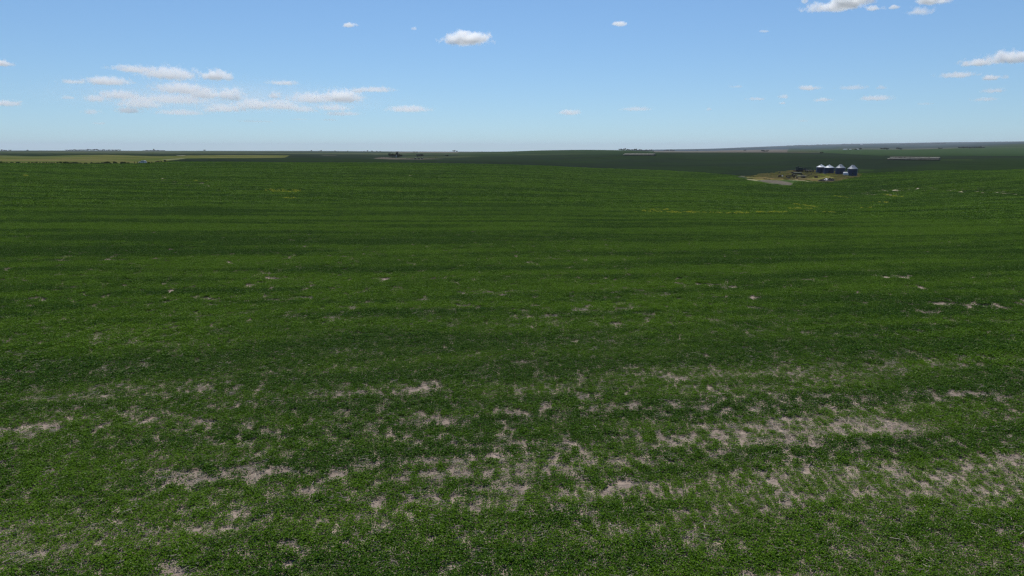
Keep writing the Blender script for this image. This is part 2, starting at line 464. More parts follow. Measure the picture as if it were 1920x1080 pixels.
# ------------------------------------------------------------------ bare patches and flower patches, surveyed
# (x0, y0, x1, y1, half width in picture pixels, strength)
BARE = [
 (270,908,345,900,11,.95),(360,905,400,898,8,.8),(452,882,482,905,9,1.0),(480,892,560,886,6,1.0),(560,886,625,892,7,.8),(640,888,720,872,8,1.0),
 (720,872,860,864,8,.75),(865,862,960,858,7,.6),(1030,862,1045,858,6,.9),(930,772,1045,776,8,1.0),(940,795,960,830,7,.6),(970,832,1060,828,7,.7),(1055,836,1085,850,9,.85),
 (685,948,770,940,8,1.0),(770,938,855,934,8,.95),(885,918,995,918,6,.9),(1080,900,1180,908,9,1.0),(1180,915,1200,905,5,.6),(780,792,880,790,8,.75),
 (1150,822,1190,818,7,1.0),(1190,815,1275,822,6,.8),(1095,768,1270,760,7,.85),(1270,760,1350,768,5,.6),(1490,828,1555,836,9,.95),(1570,802,1740,810,11,.4),(1640,795,1720,818,8,.4),
 (1620,866,1680,878,8,.85),(1320,800,1400,830,12,.35),(1420,800,1480,806,5,.7),(1690,738,1880,742,5,.75),(1885,742,1920,744,4,.5),(640,740,740,736,4,.5),(745,738,812,730,5,.8),(798,722,806,720,5,.8),
 (400,765,450,760,5,.6),(450,758,522,756,5,.55),(0,806,80,798,6,.75),(0,1038,30,1046,6,.5),
 (230,1003,430,992,4,.4),(355,998,385,996,7,.9),(180,695,280,688,5,.5),(380,730,420,722,4,.55),(440,970,520,975,6,.6),(500,930,700,920,9,.35),
 (960,596,1060,594,3.2,.8),(1070,584,1230,590,3,.65),(1235,587,1300,590,2.5,.4),(870,552,980,548,2.6,.6),(1270,534,1370,536,3,.7),(1130,541,1190,543,2.6,.7),(1460,523,1560,527,2.6,.6),(1620,508,1660,507,1.6,.6),
 (1640,518,1720,520,2.6,.95),(1752,571,1870,575,4,1.0),(1870,572,1920,570,3,.6),(1700,588,1830,586,2.6,.4),(620,660,660,658,4,.5),(280,648,330,646,3,.5),(0,577,45,571,3,.5),(0,487,240,487,1.6,.5),(960,680,1000,682,4,.6),
 (1240,712,1280,714,3,.6),(1180,690,1240,688,3,.5),(1640,660,1720,664,4,.5),(1500,625,1560,628,3,.35),(1060,640,1160,642,4,.35),(1380,610,1460,600,4,.35),(880,700,920,715,4,.45),(1080,745,1120,748,8,.7),(1025,765,1045,775,9,.8),
 (960,1000,975,1030,6,.9),(1360,990,1380,1030,7,.5),(1450,900,1470,950,5,.6),(1300,1020,1340,1040,10,.55),(1600,1000,1640,990,5,.4),(1500,1050,1620,1060,8,.3),(890,1040,920,1060,10,.6),
 (1585,1005,1600,1040,7,.7),(530,1020,560,1040,8,.6),(310,1060,330,1080,8,.8),(1000,960,1080,955,8,.4),(1180,870,1280,865,9,.4),(680,800,700,808,6,.9),(280,850,300,860,7,.8),(410,845,520,852,6,.5),(1880,858,1910,862,6,.8),
 (880,1000,900,1010,5,.6),(1215,940,1235,965,6,.6),(600,1000,760,990,8,.3),
 # farther pale streaks
 (1640,358,1745,351,1.1,.95),(1540,348,1600,347,.7,.3),(1560,360,1680,361,1.0,.7),(1740,354,1790,357,.9,.5),(1795,357,1880,358,2.0,.95),(1800,354,1850,355,1.2,.7),(1860,360,1900,361,1.4,.8),(1890,362,1990,362,2.0,1.0),(1710,338,1760,346,.9,.45),(1500,380,1640,384,1.2,.3),
 (755,329,835,333,.8,.7),(645,326,668,326,.5,.6),(290,333,316,341,.9,.8),(316,341,350,344,.8,.8),(350,344,398,349,.7,.7),(225,321,262,325,.6,.4),(110,316,165,318,.6,.4),(1220,326,1280,327,.6,.55),(1170,316,1190,317,.5,.5),
 (960,337,972,338,.6,.6),(330,316,375,315,.5,.5),(1380,347,1440,347,.6,.4),(1480,440,1560,440,.9,.3),(880,430,1020,440,1.2,.3),(700,380,760,382,.8,.25),(1480,460,1900,452,1.0,.22),
 (1560,400,1700,392,1.2,.2),(1350,312,1400,312,.5,.3),
]
FLOWERS = [
 (503,358,556,360.5,2.2,1.0),(536,373,553,374,1.0,.7),(1190,398.5,1300,400,1.3,.8),(1300,401,1420,401,.5,.55),(1385,400,1480,399.5,.8,.7),(1520,399.5,1560,399.5,.7,.7),(1495,385,1514,388,1.8,.9),(1215,394,1260,395,.8,.4),
 (1662,367,1680,369.5,1.4,.7),(1575,370,1590,371.5,1.2,.6),(1640,380,1655,381,.8,.4),(1615,391,1632,391,.8,.5),(365,339,385,341,1.2,.25),(740,360,748,360.5,.8,.6),(40,330,50,331,.8,.5),(1480,393,1530,393,.8,.5),
]

def seg_world(lst, crop_h=.0):
    out = []
    for x0, y0, x1, y1, w, s in lst:
        a, b = at(x0, y0), at(x1, y1)
        mid = at((x0 + x1) / 2, (y0 + y1) / 2 - w); md = at((x0 + x1) / 2, (y0 + y1) / 2 + w)
        hw = (mid - md).length / 2                     # half width in depth
        lat = w * 2.2 / ppm(a)
        d_ = math.hypot((a.x + b.x) / 2, (a.y + b.y) / 2)
        hid = min(crop_h * (.5 + .5 * float(smooth(200, 290, d_))) * d_ / CAMH, 12.0) * float(smooth(70, 160, d_))      # depth of ground the crop in front hides
        fa, fb = 1 - hid / 2 / math.hypot(a.x, a.y), 1 - hid / 2 / math.hypot(b.x, b.y)
        out.append((a.x * fa, a.y * fa, b.x * fb, b.y * fb, max(hw, .25) + hid / 2, max(lat, .3, d_ / 250), s))
    return out

BW = seg_world(BARE, .75)
FW = seg_world(FLOWERS)

def seg_mask(X, Y, segs, edge=.45, s0=0):
    """soft union of thick strokes lying on the field"""
    m = np.zeros_like(X)
    flat_x, flat_y = X.ravel(), Y.ravel()
    mf = m.ravel()
    D = np.hypot(flat_x, flat_y)
    for k, (ax, ay, bx, by, hw, lat, s) in enumerate(segs):
        L = max(hw, lat) * 2.2
        sel = np.where((flat_x > min(ax, bx) - L) & (flat_x < max(ax, bx) + L) & (flat_y > min(ay, by) - L) & (flat_y < max(ay, by) + L))[0]
        if not len(sel): continue
        x = flat_x[sel]; y = flat_y[sel]
        dx, dy = bx - ax, by - ay
        l2 = dx * dx + dy * dy + 1e-9
        l2 = (dx / lat) ** 2 + (dy / hw) ** 2 + 1e-9
        t = np.clip(((x - ax) * dx / lat ** 2 + (y - ay) * dy / hw ** 2) / l2, 0, 1)
        ex = (x - ax - t * dx) / lat; ey = (y - ay - t * dy) / hw
        q = np.hypot(ex, ey)
        q = q + (fbm(x / (lat * .8), y / (hw * .9), 70 + k, 3) - .5) * (1.5 if ay < 180 else .9)
        val = s * (1 - smooth(1 - edge, 1 + edge, q))
        mf[sel] = np.maximum(mf[sel], val)
    return mf.reshape(X.shape)

TH = R(9.0)
def band_coords(X, Y):
    return X * math.cos(TH) + Y * math.sin(TH), -X * math.sin(TH) + Y * math.cos(TH)

def thin_bands(X, Y):
    """where the stand is thin: long drifts across the field"""
    u, v = band_coords(X, Y)
    n = fbm(u / 26.0, v / 3.6, 21, 4, .55)
    D = np.hypot(X, Y)
    zone = smooth(0, 1, (75 - D) / 40.0)
    n2 = fbm(u / 60.0, v / 9.0, 41, 3)
    return n, n2, zone

def bare_mask(X, Y):
    n, n2, zone = thin_bands(X, Y)
    m = seg_mask(X, Y, BW)
    Dn = np.hypot(X, Y)
    mid = smooth(31, 36, Y - .34 * np.maximum(X - 4, 0)) * (1 - smooth(45, 58, Y)) * (1 - smooth(17, 30, np.abs(X - 2)))
    band = smooth(.42, .60, n) * (.04 + (.50 + .30 * (1 - smooth(2, 14, np.abs(X + 5)))) * mid)
    fine = fbm(X / .40, Y / .55, 61, 3, .7)
    rowgap = vnoise(X / .38, Y / 1.1, 67)
    g = np.clip(m + band, 0, 1)
    fine2 = fbm(X / 2.6, Y / .7, 63, 3, .7)
    wf = smooth(60, 110, np.hypot(X, Y))
    f_ = (.55 * fine + .45 * rowgap) * (1 - wf) + fine2 * wf
    return np.clip(g * (.08 + 1.35 * smooth(.41, .57, f_)), 0, 1)

# ------------------------------------------------------------------ land cover of the terrain
print('terrain colours')
# picture position of every terrain vertex (to test against surveyed outlines)
depth = YG * CP - (ZG - CAMH) * SP
depth = np.where(depth < .5, .5, depth)
PXG = 960 + F * XG / depth
PYG = 540 - F * (YG * SP + (ZG - CAMH) * CP) / depth
DG = np.broadcast_to(RAD[:, None], XG.shape)

def poly(pts, dmin, dmax, wob=0.0, seed=0):
    px, py = PXG, PYG
    box = (DG >= dmin) & (DG <= dmax)
    xs = [p[0] for p in pts]
    box &= (PXG > min(xs) - 5) & (PXG < max(xs) + 5) & (YG > 0)
    idx = np.where(box)
    x = PXG[idx]; y = PYG[idx]
    if wob:
        x = x + (fbm(XG[idx] / 6, YG[idx] / 14, seed + 3, 3) - .5) * wob * 6
        y = y + (fbm(XG[idx] / 8, YG[idx] / 20, seed, 3) - .5) * wob * 2
    ins = np.zeros(len(x), bool)
    n = len(pts)
    for i in range(n):
        x1, y1 = pts[i]; x2, y2 = pts[(i + 1) % n]
        if y1 == y2: continue
        c = ((y1 > y) != (y2 > y)) & (x < (x2 - x1) * (y - y1) / (y2 - y1) + x1)
        ins ^= c
    out = np.zeros(PXG.shape, bool)
    out[idx[0][ins], idx[1][ins]] = True
    return out

C = np.zeros(XG.shape + (3,))
def paint(mask, col, amount=1.0):
    mm = (mask.astype(float) * amount)[..., None]
    C[:] = C * (1 - mm) + np.array(col) * mm

n_big = fbm(XG / 60, YG / 18, 3, 4)
n_mid = fbm(XG / 14, YG / 5, 4, 4)
u_, v_ = band_coords(XG, YG)
n_band = fbm(u_ / 90, v_ / 7.0, 8, 4, .6)
soil = np.array((.255, .205, .168))
canopy_d = np.array((.020, .042, .011)); canopy_l = np.array((.046, .082, .019))
w = np.clip(.5 + 1.3 * (n_big - .5) + 1.2 * (n_mid - .5) + 1.6 * (n_band - .5), 0, 1)[..., None]
CAN = canopy_d * (1 - w) + canopy_l * w
cov = smooth(110, 230, DG)[..., None]
C[:] = soil * (1 - cov) + CAN * cov
Bm = bare_mask(XG, YG)
Bs = Bm * smooth(80, 140, DG)
C[:] = C * (1 - Bs[..., None]) + np.array((.33, .30, .20)) * Bs[..., None]
Fm = seg_mask(XG, YG, FW)
Fs = (Fm > .2) * np.clip(Fm * 1.2, 0, 1) * smooth(.25, .5, fbm(XG / 1.3, YG / 2.5, 90, 3))
C[:] = C * (1 - Fs[..., None] * .85) + np.array((.34, .34, .025)) * Fs[..., None] * .85

# distance of the near field's far edge along every direction
EDGE = [(-500, 305), (0, 306.2), (180, 307.3), (280, 306.3), (330, 303.5), (400, 304), (560, 305), (720, 305.6), (850, 307), (960, 309.3), (1060, 313), (1150, 316.5), (1240, 319.5), (1320, 323.5), (1380, 329), (1440, 331), (1500, 328), (1560, 326.5), (1620, 325), (1700, 322), (1800, 319.2), (1920, 318), (2500, 317)]
ez = np.zeros(NA)
exk = [elev_of(float(x), float(y))[0] for x, y in EDGE]
edist = [Vector(at(x, y)[:2]).length for x, y in EDGE]
ez[:len(AZF)] = np.interp(AZF, exk, edist); ez[len(AZF):] = 560
EDG = np.broadcast_to(ez[None, :], XG.shape)
wob = (fbm(XG / 40, YG / 40, 12, 3) - .5) * 8
beyond = DG > EDG + wob
dk = .5 + 1.2 * (fbm(XG / 120, YG / 60, 13, 4) - .5)
dark = np.array((.023, .038, .023))[None, None, :] * (0.8 + .5 * dk[..., None])
greener = smooth(.42, .60, fbm(XG / 160, YG / 60, 14, 3))[..., None] * .7
dark = dark * (1 - greener) + np.array((.026, .050, .016)) * greener
eb = smooth(-60, 14, DG - EDG - 2.5 * wob)[..., None]
C[:] = C * (1 - eb) + dark * eb
# right-hand part beyond the yard is a bit greener again
paint(poly([(1610, 331), (1600, 322), (1690, 312), (1800, 306), (1930, 300), (1990, 330), (1900, 332)], 470, 800, .6, 5), (.026, .050, .016), .6)
paint(poly([(1765, 299), (1930, 296), (1990, 318), (1700, 320), (1740, 306)], 560, 1100, .6, 6), (.027, .052, .017), .45)
paint(poly([(1625, 324.5), (1700, 321), (1790, 318.7), (1920, 317.2), (1920, 318.8), (1800, 320.4), (1700, 322.6), (1630, 325.4)], 470, 640), (.014, .026, .012), .7)
# farther ground
farg = smooth(1900, 2300, DG)[..., None]
mo = fbm(XG / 260, YG / 200, 15, 4)
patch = _hash(np.floor((XG + .15 * YG) / 640), np.floor((YG - .1 * XG) / 720), 5)
pal = np.array([(.030, .060, .018), (.045, .070, .026), (.026, .050, .018), (.15, .135, .085), (.04, .075, .022), (.085, .10, .05), (.033, .055, .02), (.055, .08, .03)])
pc = pal[(patch * 7.999).astype(int)]
FARC = pc * (.75 + .5 * mo[..., None])
C[:] = C * (1 - farg) + FARC * farg
# green ridge in the middle, green slope on the right
ridge = poly([(860, 300), (860, 286.2), (960, 284), (1060, 281), (1190, 281.5), (1236, 284.5), (1236, 289), (1100, 289.5), (960, 291.5)], 1450, 3000)
paint(ridge, (.030, .060, .019), .85)
paint(poly([(1540, 281), (1600, 280), (1930, 276), (2100, 276), (2100, 292), (1920, 292.5), (1780, 292), (1640, 291.6), (1540, 289)], 1350, 3600, .2, 7), (.036, .075, .022), .9)
paint(poly([(1440, 287), (1540, 286), (1640, 291.5), (1700, 293), (1700, 294.2), (1630, 292.6), (1500, 287.4)], 1200, 2200), (.013, .024, .012), .7)
paint(poly([(1660, 292.4), (1730, 292.6), (1730, 294), (1660, 293.8)], 1000, 1800), (.012, .022, .011), .8)
paint(poly([(1760, 291.8), (1925, 293), (1925, 294.6), (1850, 293.6), (1760, 292.8)], 1000, 1800), (.012, .022, .011), .8)
paint(poly([(1225, 286), (1226, 279), (1480, 276), (1475, 286.4)], 2000, 9000), (.17, .145, .12), .8)
paint(poly([(1290, 286), (1350, 283.8), (1520, 284), (1500, 287)], 2000, 4400), (.10, .075, .055), .35)
paint(poly([(860, 284.8), (720, 283.4), (745, 286.6), (860, 287.2)], 2500, 9000), (.16, .15, .11), .7)
paint(poly([(700, 288.2), (900, 287.6), (960, 286), (960, 287.5), (860, 289.5), (700, 290.2)], 1400, 3000), (.080, .10, .05), .6)
# long light strips in the middle distance
paint(poly([(700, 296.6), (716, 294.6), (745, 295.8), (800, 297.2), (835, 298.2), (790, 298.9), (730, 298.9), (705, 297.8)], 900, 1500, .2, 8), (.17, .145, .12), .8)
paint(poly([(730, 296), (765, 293.4), (880, 292.6), (905, 293.6), (830, 297), (790, 297.4)], 1000, 1900, .2, 9), (.065, .088, .038), .9)
paint(poly([(960, 289.6), (1010, 288.6), (1100, 288), (1095, 288.7), (1020, 289.7), (975, 290.6)], 1200, 2300), (.10, .11, .05), .6)
paint(poly([(840, 293), (880, 291.8), (885, 292.4), (850, 293.6)], 1200, 2300), (.09, .11, .05), .6)
# pasture on the left
past = poly([(-300, 289.6), (0, 291.4), (70, 293.4), (150, 290.8), (200, 290.2), (250, 291.8), (300, 293.0), (345, 291.6), (420, 290.9), (546, 290.2), (534, 295.6), (480, 296.4), (440, 296.6), (348, 297.2), (330, 300), (312, 302.2), (290, 306.5), (180, 307.6), (0, 306.4), (-300, 306)], 470, 1250, .45, 10)
pn = fbm(XG / 50, YG / 28, 17, 4)[..., None]
pcol = np.array((.105, .138, .036)) * (1 - smooth(.35, .65, pn)) + np.array((.170, .170, .058)) * smooth(.35, .65, pn)
C[past] = pcol[past]
paint(poly([(-300, 299), (0, 299.6), (120, 297), (230, 300.4), (255, 303), (160, 301.8), (0, 301.4), (-300, 301)], 470, 1250, .2, 11), (.22, .185, .085), .55)
paint(poly([(0, 291.4), (70, 293.6), (160, 291.6), (200, 291.2), (160, 293.4), (70, 295.6), (0, 294)], 470, 1250, .2, 12), (.12, .15, .06), .6)
paint(poly([(300, 298.9), (340, 297.0), (348, 297.6), (318, 299.5)], 470, 1250), (.38, .35, .26), .6)
paint(poly([(330, 291.8), (348, 291.2), (346, 292), (333, 292.3)], 470, 2000), (.45, .42, .33), .8)
paint(poly([(600, 290.4), (632, 290.8), (628, 291.8), (606, 291.6)], 900, 2500), (.20, .18, .14), .5)
# farm yard with the bins
YARD = [(1398, 331.5), (1420, 327.5), (1452, 323.8), (1478, 320.6), (1500, 319.8), (1535, 320.4), (1575, 323), (1612, 326), (1618, 329.5), (1612, 332.2), (1590, 335.6), (1580, 338.6), (1560, 342.2), (1535, 342.4), (1510, 338.6), (1480, 336.8), (1460, 338.4), (1425, 337.8), (1402, 335.2)]
yard = poly(YARD, 380, 620, .3, 18)
yn = fbm(XG / 7, YG / 14, 19, 4)[..., None]
ycol = np.array((.072, .086, .018)) * (1 - smooth(.42, .6, yn)) + np.array((.13, .125, .038)) * smooth(.42, .6, yn)
C[yard] = ycol[yard]
paint(poly([(1402, 333.6), (1440, 331.4), (1480, 331), (1520, 335), (1560, 338), (1590, 334), (1606, 331.4), (1600, 333.6), (1580, 337), (1560, 341), (1510, 338), (1470, 336.6), (1430, 336.6)], 380, 620, .4, 20), (.14, .095, .050), .6)
paint(poly([(1500, 320.2), (1535, 320.6), (1545, 325), (1520, 326.5), (1480, 325)], 380, 620, .4, 22), (.06, .058, .04), .6)
paint(poly([(1470, 334), (1500, 331), (1520, 333), (1500, 336.4), (1478, 336.8)], 380, 620, .4, 24), (.09, .075, .055), .5)
for pts in ([(1398, 335.6), (1412, 336.2), (1425, 338.8), (1420, 339.4), (1402, 337.2)],
            [(1478, 336.4), (1500, 337.4), (1530, 340.4), (1545, 342.6), (1562, 342.2), (1580, 338.6), (1590, 337), (1583, 340), (1566, 343.4), (1545, 344), (1525, 342.4), (1500, 339), (1478, 337.4)],
            [(1594, 334.4), (1612, 332.4), (1606, 334.2), (1592, 336)]):
    paint(poly(pts, 380, 620, .25, 26), (.25, .225, .135), .8)
gs = poly([(1420, 338.8), (1436, 337), (1462, 338.2), (1482, 342.4), (1486, 344.6), (1482, 347.6), (1470, 346.6), (1448, 343.4), (1430, 341)], 360, 620, .2, 28)
paint(gs, (.125, .108, .090), .92)
paint(poly([(1440, 343.2), (1470, 347), (1484, 348.6), (1482, 349.4), (1462, 347.6), (1440, 344.2)], 360, 620, .15, 29), (.15, .14, .10), .6)
paint(poly([(1445, 342.6), (1482, 347.0), (1478, 347.8), (1446, 343.6)], 360, 620), (.06, .07, .04), .5)
paint(poly([(1610, 317.4), (1640, 318), (1638, 320.4), (1612, 321.4)], 480, 700), (.045, .08, .022), .85)
paint(poly([(1763, 299.2), (1825, 299.0), (1823, 300.6), (1764, 300.8)], 600, 1000), (.06, .085, .03), .7)
paint(poly([(1372, 329.4), (1400, 329.8), (1412, 332), (1396, 332.4)], 400, 620), (.16, .15, .11), .5)
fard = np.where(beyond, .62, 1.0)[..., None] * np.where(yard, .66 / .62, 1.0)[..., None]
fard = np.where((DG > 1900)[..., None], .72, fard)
fard = np.where((DG > 6000)[..., None], np.array((.14, .33, .60)), fard)  # bluer far hills: distance haze painted into the ground colour
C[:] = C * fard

CROP = (~beyond) & (~poly([(1372, 331), (1400, 329.5)] + YARD[1:15] + [(1560, 344.5), (1500, 340), (1484, 349), (1440, 345), (1400, 338)], 380, 620, .2, 18))
def crop_at(x, y):
    a = np.arctan2(x, y); f = np.round(az_index(a)).astype(int)
    i_ = np.clip(np.searchsorted(RAD, np.hypot(x, y)), 0, NR - 1)
    e_ = np.interp(a, AZF, ez[:len(AZF)])
    return CROP[i_, f] & (rng.random(len(x)) > smooth(-26, 4, np.hypot(x, y) - e_) * .9)

# ------------------------------------------------------------------ terrain mesh
print('terrain mesh')
verts = np.empty((1 + (NR - 1) * NA, 3))
verts[0] = (0, 0, ZG[0, 0])
verts[1:, 0] = XG[1:].ravel(); verts[1:, 1] = YG[1:].ravel(); verts[1:, 2] = ZG[1:].ravel()
i = np.arange(NR - 2)[:, None] * NA + 1
j = np.arange(NA)[None, :]
jn = (j + 1) % NA
quads = np.stack([i + j, i + NA + j, i + NA + jn, i + jn], -1).reshape(-1, 4)
# winding: azimuth grows clockwise, so this order faces up
fan = np.stack([np.zeros(NA, int), 1 + np.arange(NA), 1 + (np.arange(NA) + 1) % NA], -1)
me = bpy.data.meshes.new('ground')
nl = quads.size + fan.size
me.vertices.add(len(verts)); me.loops.add(nl); me.polygons.add(len(quads) + len(fan))
me.vertices.foreach_set('co', verts.ravel())
me.loops.foreach_set('vertex_index', np.concatenate([fan.ravel(), quads.ravel()]))
ls = np.concatenate([np.arange(len(fan)) * 3, fan.size + np.arange(len(quads)) * 4])
me.polygons.foreach_set('loop_start', ls)
me.polygons.foreach_set('use_smooth', np.ones(len(ls), bool))
me.update(calc_edges=True)
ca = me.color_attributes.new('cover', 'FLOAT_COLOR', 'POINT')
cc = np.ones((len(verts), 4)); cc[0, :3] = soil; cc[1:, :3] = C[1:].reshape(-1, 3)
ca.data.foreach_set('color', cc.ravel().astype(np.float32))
me.validate()
gm = bpy.data.materials.new('field_ground')
gm.use_nodes = True
t = gm.node_tree
b = t.nodes['Principled BSDF']; b.inputs['Roughness'].default_value = .95; b.inputs['Specular IOR Level'].default_value = 0
va = t.nodes.new('ShaderNodeVertexColor'); va.layer_name = 'cover'
geo = t.nodes.new('ShaderNodeNewGeometry')
def noise(scale, vec_scale=(1, 1, 1), det=4, rough=.6):
    mp = t.nodes.new('ShaderNodeMapping'); mp.inputs['Scale'].default_value = vec_scale
    t.links.new(geo.outputs['Position'], mp.inputs[0])
    n = t.nodes.new('ShaderNodeTexNoise'); n.inputs['Scale'].default_value = scale
    n.inputs['Detail'].default_value = det; n.inputs['Roughness'].default_value = rough
    t.links.new(mp.outputs[0], n.inputs['Vector'])
    return n
n1 = noise(.9, (1, 1, 1), 6, .7)      # leaf clumps
n2 = noise(.12, (.35, 1, 1), 5, .65)  # drifts
mr = t.nodes.new('ShaderNodeMapRange'); mr.inputs[1].default_value = .3; mr.inputs[2].default_value = .7; mr.inputs[3].default_value = .55; mr.inputs[4].default_value = 1.45
t.links.new(n1.outputs['Fac'], mr.inputs[0])
mr2 = t.nodes.new('ShaderNodeMapRange'); mr2.inputs[1].default_value = .3; mr2.inputs[2].default_value = .7; mr2.inputs[3].default_value = .75; mr2.inputs[4].default_value = 1.25
t.links.new(n2.outputs['Fac'], mr2.inputs[0])
mu = t.nodes.new('ShaderNodeMath'); mu.operation = 'MULTIPLY'
t.links.new(mr.outputs[0], mu.inputs[0]); t.links.new(mr2.outputs[0], mu.inputs[1])
vm = t.nodes.new('ShaderNodeVectorMath'); vm.operation = 'SCALE'
t.links.new(va.outputs[0], vm.inputs[0]); t.links.new(mu.outputs[0], vm.inputs['Scale'])
t.links.new(vm.outputs[0], b.inputs['Base Color'])
bp = t.nodes.new('ShaderNodeBump'); bp.inputs['Strength'].default_value = .8; bp.inputs['Distance'].default_value = .35
t.links.new(n1.outputs['Fac'], bp.inputs['Height']); t.links.new(bp.outputs[0], b.inputs['Normal'])
me.materials.append(gm)
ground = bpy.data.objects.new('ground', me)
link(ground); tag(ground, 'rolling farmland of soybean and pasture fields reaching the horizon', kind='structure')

# ------------------------------------------------------------------ crop: scattered plants (nobody could count them)
print('crop')
def leaf_cloud(name, n, rx, h, ls, m, droop=.5, seed=0, dome=True):
    r = random.Random(seed)
    mb = MB()
    for _ in range(n):
        rr = math.sqrt(r.random()) * rx; a = r.random() * 6.283
        x, y = rr * math.cos(a), rr * math.sin(a)
        top = h * (1 - .45 * (rr / rx) ** 2) if dome else h * (.65 + .35 * r.random())
        z = top * (.35 + .65 * r.random() ** .6)
        s = ls * r.uniform(.6, 1.25)
        q = Matrix.Translation((x, y, z)) @ Matrix.Rotation(r.random() * 6.283, 4, 'Z') @ Matrix.Rotation(r.gauss(0, droop), 4, 'X') @ Matrix.Rotation(r.gauss(0, droop), 4, 'Y')
        vs = [q @ Vector(p) for p in ((0, -s * .5, 0), (s * .38, 0, s * .07), (0, s * .55, -s * .05), (-s * .38, 0, s * .07))]
        mb.add(vs, [(0, 1, 2), (0, 2, 3)])
    return mb.mesh(name, m)

def source_collection(name, meshes):
    c = bpy.data.collections.new(name)
    for i_, m_ in enumerate(meshes):
        o = bpy.data.objects.new(name + '_source', m_)
        c.objects.link(o)
    return c

def scatter(name, pts, scale, tint, coll, label, rot=None):
    me = bpy.data.meshes.new(name)
    me.vertices.add(len(pts))
    me.vertices.foreach_set('co', np.asarray(pts, np.float32).ravel())
    for nm, arr in (('psize', scale), ('tint', tint), ('prot', rng.random(len(pts)) * 6.283 if rot is None else rot)):
        at_ = me.attributes.new(nm, 'FLOAT', 'POINT')
        at_.data.foreach_set('value', np.asarray(arr, np.float32))
    o = bpy.data.objects.new(name, me)
    link(o)
    ng = bpy.data.node_groups.new(name + '_nodes', 'GeometryNodeTree')
    ng.interface.new_socket('Geometry', in_out='INPUT', socket_type='NodeSocketGeometry')
    ng.interface.new_socket('Geometry', in_out='OUTPUT', socket_type='NodeSocketGeometry')
    N = ng.nodes
    gi = N.new('NodeGroupInput'); go = N.new('NodeGroupOutput')
    iop = N.new('GeometryNodeInstanceOnPoints')
    ci = N.new('GeometryNodeCollectionInfo'); ci.inputs['Collection'].default_value = coll
    ci.inputs['Separate Children'].default_value = True; ci.inputs['Reset Children'].default_value = True
    sa = N.new('GeometryNodeInputNamedAttribute'); sa.data_type = 'FLOAT'; sa.inputs['Name'].default_value = 'psize'
    ra = N.new('GeometryNodeInputNamedAttribute'); ra.data_type = 'FLOAT'; ra.inputs['Name'].default_value = 'prot'
    cx = N.new('ShaderNodeCombineXYZ')
    L = ng.links
    L.new(gi.outputs[0], iop.inputs['Points']); L.new(ci.outputs[0], iop.inputs['Instance'])
    iop.inputs['Pick Instance'].default_value = True
    L.new(ra.outputs[0], cx.inputs['Z']); L.new(cx.outputs[0], iop.inputs['Rotation'])
    L.new(sa.outputs[0], iop.inputs['Scale']); L.new(iop.outputs[0], go.inputs[0])
    md = o.modifiers.new('scatter', 'NODES'); md.node_group = ng
    return tag(o, label, kind='stuff')

near_src = source_collection('soybean_plant', [leaf_cloud('soybean_plant', 36, .24, .25, .078, M['soy'], .45, s, s % 2 == 0) for s in range(8)])
mid_src = source_collection('soybean_clump', [leaf_cloud('soybean_clump', 150, .6, .34, .13, M['soy'], .45, 40 + s, False) for s in range(7)])

RH = R(-1.5)                                    # drill rows run away from the viewer
def to_rows(x, y, sp=.46):
    u = x * math.cos(RH) + y * math.sin(RH); v = -x * math.sin(RH) + y * math.cos(RH)
    u = (np.round(u / sp) * sp) + rng.normal(0, .095, len(u)) + .12 * (fbm(u / 30, v / 12, 201, 2) - .5)
    return u * math.cos(RH) - v * math.sin(RH), u * math.sin(RH) + v * math.cos(RH)

def wedge_points(r0, r1, density, half=R(44)):
    n = int(half * (r1 * r1 - r0 * r0) * density)
    r = np.sqrt(rng.random(n) * (r1 * r1 - r0 * r0) + r0 * r0)
    a = (rng.random(n) * 2 - 1) * half
    return r * np.sin(a), r * np.cos(a)

def tint_at(x, y):
    n, n2, zone = thin_bands(x, y)
    D_ = np.hypot(x, y)
    n3 = fbm(x / 80 + y / 200, y / 7 - x / 60, 57, 4, .6) * .4 + .6 * fbm(x / 70, y / 2.4 - x / 30, 58, 3)
    n3 = .5 + (n3 - .5) * 1.55
    t_ = .42 + 2.4 * (n - .5) + .9 * (n2 - .5) + 2.0 * (n3 - .5) * smooth(60, 160, D_) * .7 + .75 * (rng.random(len(x)) - .5) * smooth(60, 200, D_) + .6 * (fbm(x / 2.2, y / 2.2, 51, 3) - .5) + .5 * (rng.random(len(x)) - .5)
    return np.clip(t_, 0, 1)

def gaps(x, y):
    """small holes in the stand: single missing plants and short runs in the row"""
    g1 = smooth(.47, .60, vnoise(x / .38, y / .45, 77) * .6 + .4 * vnoise(x / .25, y / .22, 78))
    g2 = smooth(.40, .60, fbm(x / 9, y / 3, 79, 3))
    dd = np.hypot(x, y)
    g3 = smooth(31, 36, y) * (1 - smooth(46, 66, y))
    return g1 * (.15 + .10 * g2 + .50 * g3 * g2)
x, y = wedge_points(12, 92, 33.0)
x, y = to_rows(x, y)
dd = np.hypot(x, y)
keep = (rng.random(len(x)) > bare_mask(x, y) * .90) & (rng.random(len(x)) > gaps(x, y)) & (rng.random(len(x)) > smooth(58, 92, dd))
x, y = x[keep], y[keep]
n_, n2_, _z = thin_bands(x, y)
sc = rng.uniform(.6, 1.25, len(x)) * (1.04 - .3 * smooth(.5, .75, n_))
print('plants', len(x))
scatter('soybean_crop', np.stack([x, y, gzv(x, y)], 1), sc, tint_at(x, y), near_src, 'leafy green soybean plants with thin gappy stand in the foreground')

